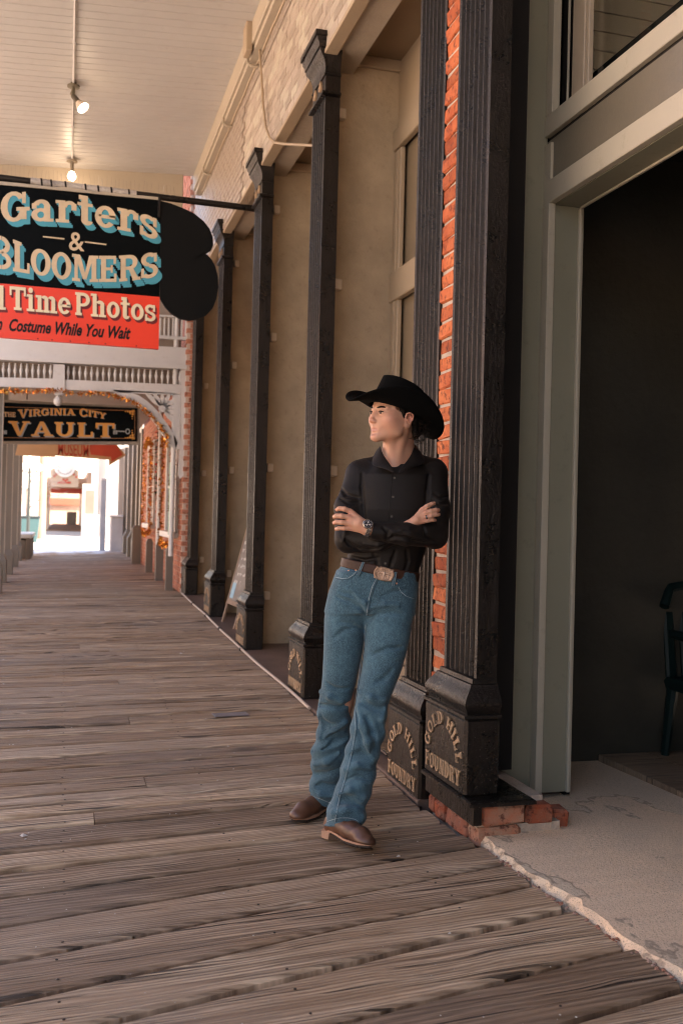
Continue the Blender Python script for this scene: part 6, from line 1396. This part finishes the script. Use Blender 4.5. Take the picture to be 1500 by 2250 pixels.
# buckle
bc = bsurf(843, 1261); 
if bc is None: bc = L(843, 1261, 3.98)
e1 = (L(863, 1266, 3.98)-L(822, 1257, 3.98)); e1 /= np.linalg.norm(e1); e2 = np.cross(e1, [0, -1, 0]); e2 = e2/np.linalg.norm(e2); e2 = -e2 if e2[2] < 0 else e2
def bk(x, y, d=0.): return bc+e1*x+e2*y+np.array([0, -1, 0])*(.004+d-(x*x)*1.2)
ol = []
for i in range(40):
    a = 2*math.pi*i/40; c_, s_ = math.cos(a), math.sin(a); rx, ry = .040, .027
    sx = math.copysign(abs(c_)**.45, c_); sy = math.copysign(abs(s_)**.45, s_); r_ = 1+.05*math.cos(4*a)*0+.055*math.cos(8*a); ol.append((rx*sx*r_, ry*sy*r_))
mb = MB(); vs_ = [bk(x, y, -.002) for x, y in ol]+[bk(x, y, .003) for x, y in ol]+[bk(x*.9, y*.88, .006) for x, y in ol]+[bk(x*.84, y*.8, .0045) for x, y in ol]+[bk(0, 0, .0062)]
fs = [(k*40+i, k*40+(i+1) % 40, (k+1)*40+(i+1) % 40, (k+1)*40+i) for k in range(3) for i in range(40)]+[(120+i, 120+(i+1) % 40, 160) for i in range(40)]
mb.add(vs_, fs); buck = mb.obj('buckle', M['bronze'], belt, True)
mb = MB(); mb.tube([bk(-.022, .010, .007), bk(-.012, .005, .008), bk(0, .006, .008), bk(.012, .005, .008), bk(.022, .010, .007)], [.0006, .0018, .0024, .0018, .0006], 6); mb.tube([bk(0, .007, .008), bk(0, -.002, .009), bk(0, -.010, .008)], [.0045, .0035, .0014], 8)
mb.obj('steer_head', mat_paint('bright bronze', (.6, .42, .32), .3, .2, .4, 60), belt, True)
# belt loops, seams, pockets, hems
def ribbon(F_, pts, name, mat, r=.0012, out=.0006, parent=None, flat=None):
    P_ = [on(F_, x, y) for x, y in pts]; P_ = [q+np.array([0, -out, 0]) for q in P_ if q is not None]
    if len(P_) < 2: return
    mb = MB(); mb.tube(P_, r, 6); return mb.obj(name, mat, parent or jeans, True)
def loop(px0, py0, px1, py1):
    a = bsurf(px0, py0+8); a = L(px0, py0, 3.98) if a is None else a
    Za = a[1]+Z0; p0, p1 = L(px0, py0, Za-.006), L(px1, py1, Za-.010); d = p1-p0; mb = MB(); s_ = np.array([.0055, 0, 0])
    mb.prism([p0-s_, p0+s_, p1+s_, p1-s_], (0, .004, 0)); mb.obj('belt_loop', M['denim'], jeans)
    mb = MB(); 
    for q in (-.0042, .0042): mb.tube([p0+[q, -.0008, 0], p1+[q, -.0008, 0]], .0006, 4)
    mb.obj('loop_stitch', M['thread'], jeans)
loop(798, 1235, 786, 1264); loop(869, 1257, 863, 1287)
def curve(pts, n=18):
    pts = np.array(pts, float); s_ = np.r_[0, np.cumsum(np.hypot(*np.diff(pts, axis=0).T))]; q = np.linspace(0, s_[-1], n); return list(zip(np.interp(q, s_, pts[:, 0]), np.interp(q, s_, pts[:, 1])))
ribbon(JF, curve([(737, 1268), (750, 1271), (765, 1270), (776, 1263), (784, 1254)]), 'pocket_seam', M['thread'], .0011)
ribbon(JF, curve([(736, 1271), (750, 1274), (766, 1273), (778, 1266), (786, 1257)]), 'pocket_seam', M['denim_dk'], .0013)
ribbon(JF, curve([(875, 1290), (880, 1300), (892, 1310), (910, 1316)]), 'pocket_seam', M['thread'], .0009)
ribbon(JF, curve([(827, 1270), (817, 1290), (809, 1320), (805, 1352)]), 'fly_seam', M['thread'], .0013)
ribbon(JF, curve([(831, 1272), (821, 1292), (813, 1322), (808, 1352)]), 'fly_seam', M['denim_dk'], .0022)
ribbon(JF, curve([(843, 1278), (838, 1300), (832, 1322), (822, 1340), (808, 1346)]), 'fly_seam', M['denim_dk'], .0010)
ribbon(JF, curve([(803, 1372), (796, 1430), (785, 1490), (777, 1545), (781, 1600), (772, 1655), (758, 1710), (746, 1750), (738, 1790), (735, 1806)], 60), 'inseam', M['thread'], .0010)
ribbon(JF, curve([(806, 1372), (799, 1430), (788, 1490), (780, 1545), (784, 1600), (775, 1655), (761, 1710), (749, 1750), (741, 1790), (738, 1806)], 60), 'inseam', M['denim_dk'], .0016)
ribbon(JF, curve([(706, 1530), (701, 1560), (700, 1600), (699, 1625)], 16), 'outseam', M['denim_dk'], .0013)
ribbon(JF, curve([(757, 1228), (748, 1245), (742, 1262)], 8), 'outseam', M['thread'], .0009)
ribbon(JF, curve([(716, 1806), (730, 1801), (745, 1797), (765, 1797), (780, 1800), (788, 1806)], 20), 'hem_seam', M['thread'], .0011)
ribbon(JF, curve([(683, 1748), (700, 1754), (715, 1760), (728, 1765)], 16), 'hem_seam', M['thread'], .0011)
for (x, y) in ((766, 1254), (782, 1253), (871, 1282)):
    q = on(JF, x, y)
    if q is not None: mb = MB(); mb.lathe(tuple(q), [(.0025, -.003), (.0042, -.0018), (.0045, .001)], 10, 'y'); mb.obj('rivet', mat_plain('copper rivet', (.55, .27, .18), .35, .8), jeans, True)
for k in range(9):     # hem puckers
    pass

# ---- boots
def boot(name, heel, toe, roll, lift, zlow, flip=1):
    heel = np.array(heel, float); toe = np.array(toe, float); d = toe-heel; Lh = .300; yaw = math.atan2(d[1], d[0])
    X_ = rng_(-.058, .058, .0030); Y_ = rng_(-.045, .31, .0034); Zz = rng_(.012, .27, .0034); F_ = Field(X_, Y_, Zz)
    F_.chain([(0, .03, .060), (0, .09, .058), (.002*flip, .15, .052)], [.034, .036, .036], .02); F_.cone((.002*flip, .15, .050), (.004*flip, .215, .042), .038, .036, .02); F_.cone((.004*flip, .215, .042), (.003*flip, .262, .034), .034, .022, .02)
    F_.ell((.003*flip, .245, .030), (.040, .042, .022), .015); F_.cone((0, .040, .07), (0, .060, .15), .034, .030, .025); F_.cone((0, .08, .075), (0, .085, .12), .036, .038, .03); F_.ell((0, .025, .05), (.033, .035, .035), .015)
    for (a, b) in (((-.04, .115, .105), (.04, .115, .105)), ((-.04, .135, .092), (.04, .14, .090)), ((-.04, .098, .125), (.04, .100, .128)), ((-.04, .06, .15), (.04, .07, .15))): F_.cone(a, b, .005, .005, .01, 's')
    F_.cut((0, 0, -1), -.022)
    me, _, _ = F_.mesh('boot', [M['leather']], lap=1); T = Matrix.Translation(heel) @ Matrix.Rotation(yaw-math.pi/2, 4, 'Z') @ Matrix.Rotation(lift, 4, 'X') @ Matrix.Rotation(roll, 4, 'Y')
    o = add(name, me); o.matrix_local = T
    def outline(g_): 
        P_ = []
        for i in range(32):
            a = 2*math.pi*i/32; c_, s_ = math.cos(a), math.sin(a); y = .128+(.152+g_)*s_; w = np.interp(y, [-.03, .03, .09, .13, .19, .235, .262, .285], [.026, .034, .031, .034, .043, .041, .032, .012])+g_
            P_.append((w*math.copysign(abs(c_)**.55, c_)+.003*flip, y))
        return P_
    def zsole(y): return np.interp(y, [-.03, .06, .10, .15, .24, .30], [.030, .030, .026, .018, .017, .024])
    for nm, g_, zt, zb2, mt in (('welt', .004, .004, -.003, M['welt']), ('sole', .001, -.003, -.010, M['sole'])):
        ol_ = outline(g_); mb = MB(); n = len(ol_); top_ = [(x, y, zsole(y)+zt) for x, y in ol_]; bot = [(x, y, zsole(y)+zb2) for x, y in ol_]
        mb.add(top_+bot+[(0, y, zsole(y)+zt) for x, y in ol_]+[(0, y, zsole(y)+zb2) for x, y in ol_], [(i, (i+1) % n, n+(i+1) % n, n+i) for i in range(n)]+[(2*n+i, 2*n+(i+1) % n, (i+1) % n, i) for i in range(n)]+[(n+i, n+(i+1) % n, 3*n+(i+1) % n, 3*n+i) for i in range(n)])
        mb.obj(nm, mt, o, False)
    mb = MB(); hl = [(x, y) for x, y in outline(0.) if y < .052]
    hl = sorted(hl, key=lambda q: math.atan2(q[1]-.02, q[0])); hl = [(-.033, .055), (-.034, .02), (-.028, -.008), (-.014, -.022), (0, -.025), (.014, -.022), (.028, -.008), (.034, .02), (.033, .055)]
    for k in range(5):
        s_ = 1-.03*k; z1, z2 = .0265-k*.0058, .0265-(k+1)*.0058+.0006; mb.add([(x*s_, y*s_+.0, z1) for x, y in hl]+[(x*s_, y*s_, z2) for x, y in hl], [tuple(range(9)), tuple(range(9, 18))[::-1]]+[(i, (i+1) % 9, 9+(i+1) % 9, 9+i) for i in range(9)])
    mb.obj('heel', M['heel'], o)
    mb = MB()
    for k in range(9): y = .10+k*.019; w = np.interp(y, [.09, .13, .19, .235, .262, .285], [.028, .032, .040, .038, .028, .01]); mb.box((-w, y, zsole(y)-.0135), (w, y+.009, zsole(y)-.0098))
    mb.obj('sole_tread', M['sole'], o)
    return o
def fl(px, py):     # floor point under a place on the photograph
    d = ray(px, py); o_ = np.array([0, 0, EYE]); k_ = (0-.05*1.56-EYE)/(d[2]-.05*d[0]); w = o_+d*k_; w = w-PB; return np.array([w@_r, w@_f, w[2]])
h1 = fl(734, 1778); t1_ = fl(642, 1818); boot('boot', h1, t1_, 0., 0., 0, 1)
h2_ = fl(718, 1842); t2_ = fl(802, 1880); boot('boot', h2_+[0, .0, .004], t2_, R_(-13), R_(5), 0, -1)

# ---- hat
HY, HPIT = R_(57), R_(17)
hf = np.array([-math.sin(HY)*math.cos(HPIT), -math.cos(HY)*math.cos(HPIT), math.sin(HPIT)]); hl_ = np.array([math.cos(HY), -math.sin(HY), 0.]); 
HR = R_(-2); hu = np.cross(hl_, hf); hu = -hu if hu[2] < 0 else hu; hl2 = hl_*math.cos(HR)+hu*math.sin(HR); hu = -hl_*math.sin(HR)+hu*math.cos(HR); hl_ = hl2
h0 = hp(0, -.004, .006)
def hat(x, y, z): return h0+hl_*x+hf*y+hu*z
NA = 64; mb = MB(); rings = []
def brim_z(ph, t_):        # ph 0 = his left side, pi/2 = front
    side = abs(math.cos(ph))**1.15; front = max(0, math.sin(ph)); backk = max(0, -math.sin(ph))
    up_ = .076*side*t_**1.8*(1.0-.55*backk); dip = -.040*(front**3)*t_**1.3-.034*(backk**2)*t_**1.2
    return up_+dip
a0, b0 = .092, .120; a1, b1 = .184, .226
for j in range(9):
    t_ = j/8; R1 = []
    for i in range(NA):
        ph = 2*math.pi*i/NA; w_in = 1-.30*t_**2*abs(math.cos(ph))**3*.35
        x = (a0+(a1-a0)*t_)*math.cos(ph)*w_in; y = (b0+(b1-b0)*t_)*math.sin(ph); R1.append(hat(x, y, brim_z(ph, t_)))
    rings.append(R1)
def lofts(mb, rings, close=False):
    n = len(rings[0]); vs_ = [p for r_ in rings for p in r_]; mb.add(vs_, [(i*n+k, i*n+(k+1) % n, (i+1)*n+(k+1) % n, (i+1)*n+k) for i in range(len(rings)-1) for k in range(n)]); return mb
lofts(mb, rings); hat_ = mb.obj('cowboy_hat', M['felt'], man, True); md = hat_.modifiers.new('t', 'SOLIDIFY'); md.thickness = .0045; md.offset = 0
mb = MB(); rings = []
def crown_pt(ph, t_):
    # t 0 base .. 1 rim of the top; sides lean in, front pinched
    c_, s_ = math.cos(ph), math.sin(ph); tap = 1-.10*t_**1.2; fr_ = max(0, s_); x = a0*c_*tap*(1-.20*fr_*t_); y = b0*s_*(1-(.17 if s_ > 0 else .07)*t_)
    Ht = .112+.012*s_+.006*abs(c_)
    return x, y, Ht*t_
for j in range(9):
    t_ = j/8; rings.append([hat(*crown_pt(2*math.pi*i/NA, t_)) for i in range(NA)])
for j in range(1, 9):
    q = 1-j/8.; R1 = []
    for i in range(NA):
        ph = 2*math.pi*i/NA; x, y, z = crown_pt(ph, 1.); rad = q
        bulge = .010*math.sin(math.pi*min(1, (1-q)*2.2))-.026*(1-q)**1.2
        R1.append(hat(x*rad, y*rad, z*(.5+.5*rad)+(.112*(.5-.5*rad))+bulge))
    rings.append(R1)
lofts(mb, rings); mb.obj('crown', M['felt'], hat_, True)
mb = MB(); rings = [[hat(crown_pt(2*math.pi*i/NA, 0)[0]*s_, crown_pt(2*math.pi*i/NA, 0)[1]*s_, z) for i in range(NA)] for s_, z in ((1.0, .002), (1.022, .004), (1.020, .022), (.985, .024))]; lofts(mb, rings); mb.obj('hat_band', mat_plain('black ribbon', (.012, .012, .012), .5), hat_, True)

# ---- hair
hx = np.arange(hc[0]-.13, hc[0]+.16, .003); HF = Field(hx, np.arange(hc[1]-.14, hc[1]+.16, .003), np.arange(hc[2]-.12, hc[2]+.13, .003))
def hhe(c, r, k=.01, op='u'): HF.ell(hp(*c), [q*HS for q in r], k, op, REL)
hhe((0, -.028, .032), (.086, .100, .092), .01); hhe((0, -.085, -.045), (.066, .036, .048), .02)
hhe((0, .085, -.03), (.11, .085, .11), .012, 's'); hhe((.085, .028, -.045), (.05, .028, .055), .008, 's'); hhe((-.085, .028, -.045), (.05, .028, .055), .008, 's')
for s_ in (-1, 1):
    hhe((s_*.088, -.014, -.030), (.03, .026, .042), .006, 's'); HF.cone(hp(s_*.073, .016, .03), hp(s_*.0735, .008, -.026), .014, .006, .006)
for k in range(60):
    a = random.uniform(2.6, 6.8); z = random.uniform(-.09, .0); c_ = (.066*math.cos(a)*random.uniform(.85, 1.0), -.05-.045*abs(math.sin(a)), z*.8); hhe(c_, (.011, .011, .013), .004)
me, _, _ = HF.mesh('hair', [M['hair']]); hair = add('hair', me)
mb = MB()
for k in range(110):      # loose curls under the brim
    a = random.uniform(-.3, 1.2); x = .074*math.cos(a)+random.uniform(-.01, .012); y = -.05-.06*random.random(); z = random.uniform(-.10, -.01); p0 = hp(x, y, z); d = rng.normal(0, 1, 3); d /= np.linalg.norm(d); e = np.cross(d, rng.normal(0, 1, 3)); e /= np.linalg.norm(e); r_ = random.uniform(.006, .013)
    mb.tube([p0+(d*math.cos(w)+e*math.sin(w))*r_+lft*.004*w for w in np.linspace(0, 3.0, 8)], .0009, 4)
mb.obj('curls', M['hair'], hair, True)
# ---- watch and ring
wc = L(808, 1152, 3.862); wn_ = np.array([-.25, -.9, .35]); wn_ /= np.linalg.norm(wn_)
ax_ = L(822, 1166, 3.89)-L(800, 1160, 3.885); ax_ /= np.linalg.norm(ax_); e2_ = np.cross(ax_, wn_); e2_ /= np.linalg.norm(e2_); wn_ = np.cross(e2_, ax_)*1.; wn_ = -wn_ if wn_[1] > 0 else wn_
wt = empty('wrist_watch', (0, 0, 0)); bpy.data.objects.remove(wt)
mb = MB(); mb.tube([wc-wn_*.004, wc+wn_*.004, wc+wn_*.006], [.0205, .0205, .0185], 28); watch = mb.obj('watch', M['steel'], man, True)
mb = MB(); mb.tube([wc+wn_*.0062, wc+wn_*.0068], [.0172, .0172], 28); mb.obj('dial', mat_plain('blue black dial', (.012, .014, .022), .2), watch)
mb = MB()
for k in range(12): an = k*math.pi/6; c_ = wc+wn_*.007+(ax_*math.cos(an)+e2_*math.sin(an))*.0138; mb.tube([c_, c_+wn_*.0005], .0014, 6)
for an, l_ in ((.6, .008), (2.6, .012)): d = ax_*math.cos(an)+e2_*math.sin(an); mb.tube([wc+wn_*.0074, wc+wn_*.0074+d*l_], .0007, 4)
for an in (0.2, 2.3, 4.4): c_ = wc+wn_*.0069+(ax_*math.cos(an)+e2_*math.sin(an))*.007; mb.tube([c_, c_+wn_*.0004], .0036, 12)
mb.obj('dial_marks', mat_plain('pale marks', (.5, .45, .45), .3), watch)
ctr = L(808, 1163, 3.886)
for k in range(-7, 15):
    an = k*.24-.3; rr = .0285; d1 = np.array([0, -1, 0])-ax_*(-ax_[1]); d1 /= np.linalg.norm(d1); d2 = np.cross(ax_, d1); d2 = -d2 if d2[2] > 0 else d2
    c_ = ctr+(d1*math.cos(an)+d2*math.sin(an))*rr
    if np.linalg.norm(c_-wc) < .019: continue
    rad = (d1*math.cos(an)+d2*math.sin(an)); tg = (-d1*math.sin(an)+d2*math.cos(an)); mb = MB(); Tm = Matrix(((ax_[0], tg[0], rad[0], c_[0]), (ax_[1], tg[1], rad[1], c_[1]), (ax_[2], tg[2], rad[2], c_[2]), (0, 0, 0, 1)))
    mb.bbox((-.0085, -.0031, -.0015), (.0085, .0031, .0018), .0008, Tm); mb.obj('watch_link', M['steel'], watch)
rc = (L(927, 1146, 3.915)*0+L(936, 1136.6, 3.9155)); ra = L(946, 1134, 3.915)-L(933, 1138, 3.915); ra /= np.linalg.norm(ra)
mb = MB(); mb.tube([rc-ra*.003, rc+ra*.003], [.0116, .0116], 20); mb.obj('ring', mat_plain('dark ring metal', (.10, .09, .09), .25, .9), man, True)
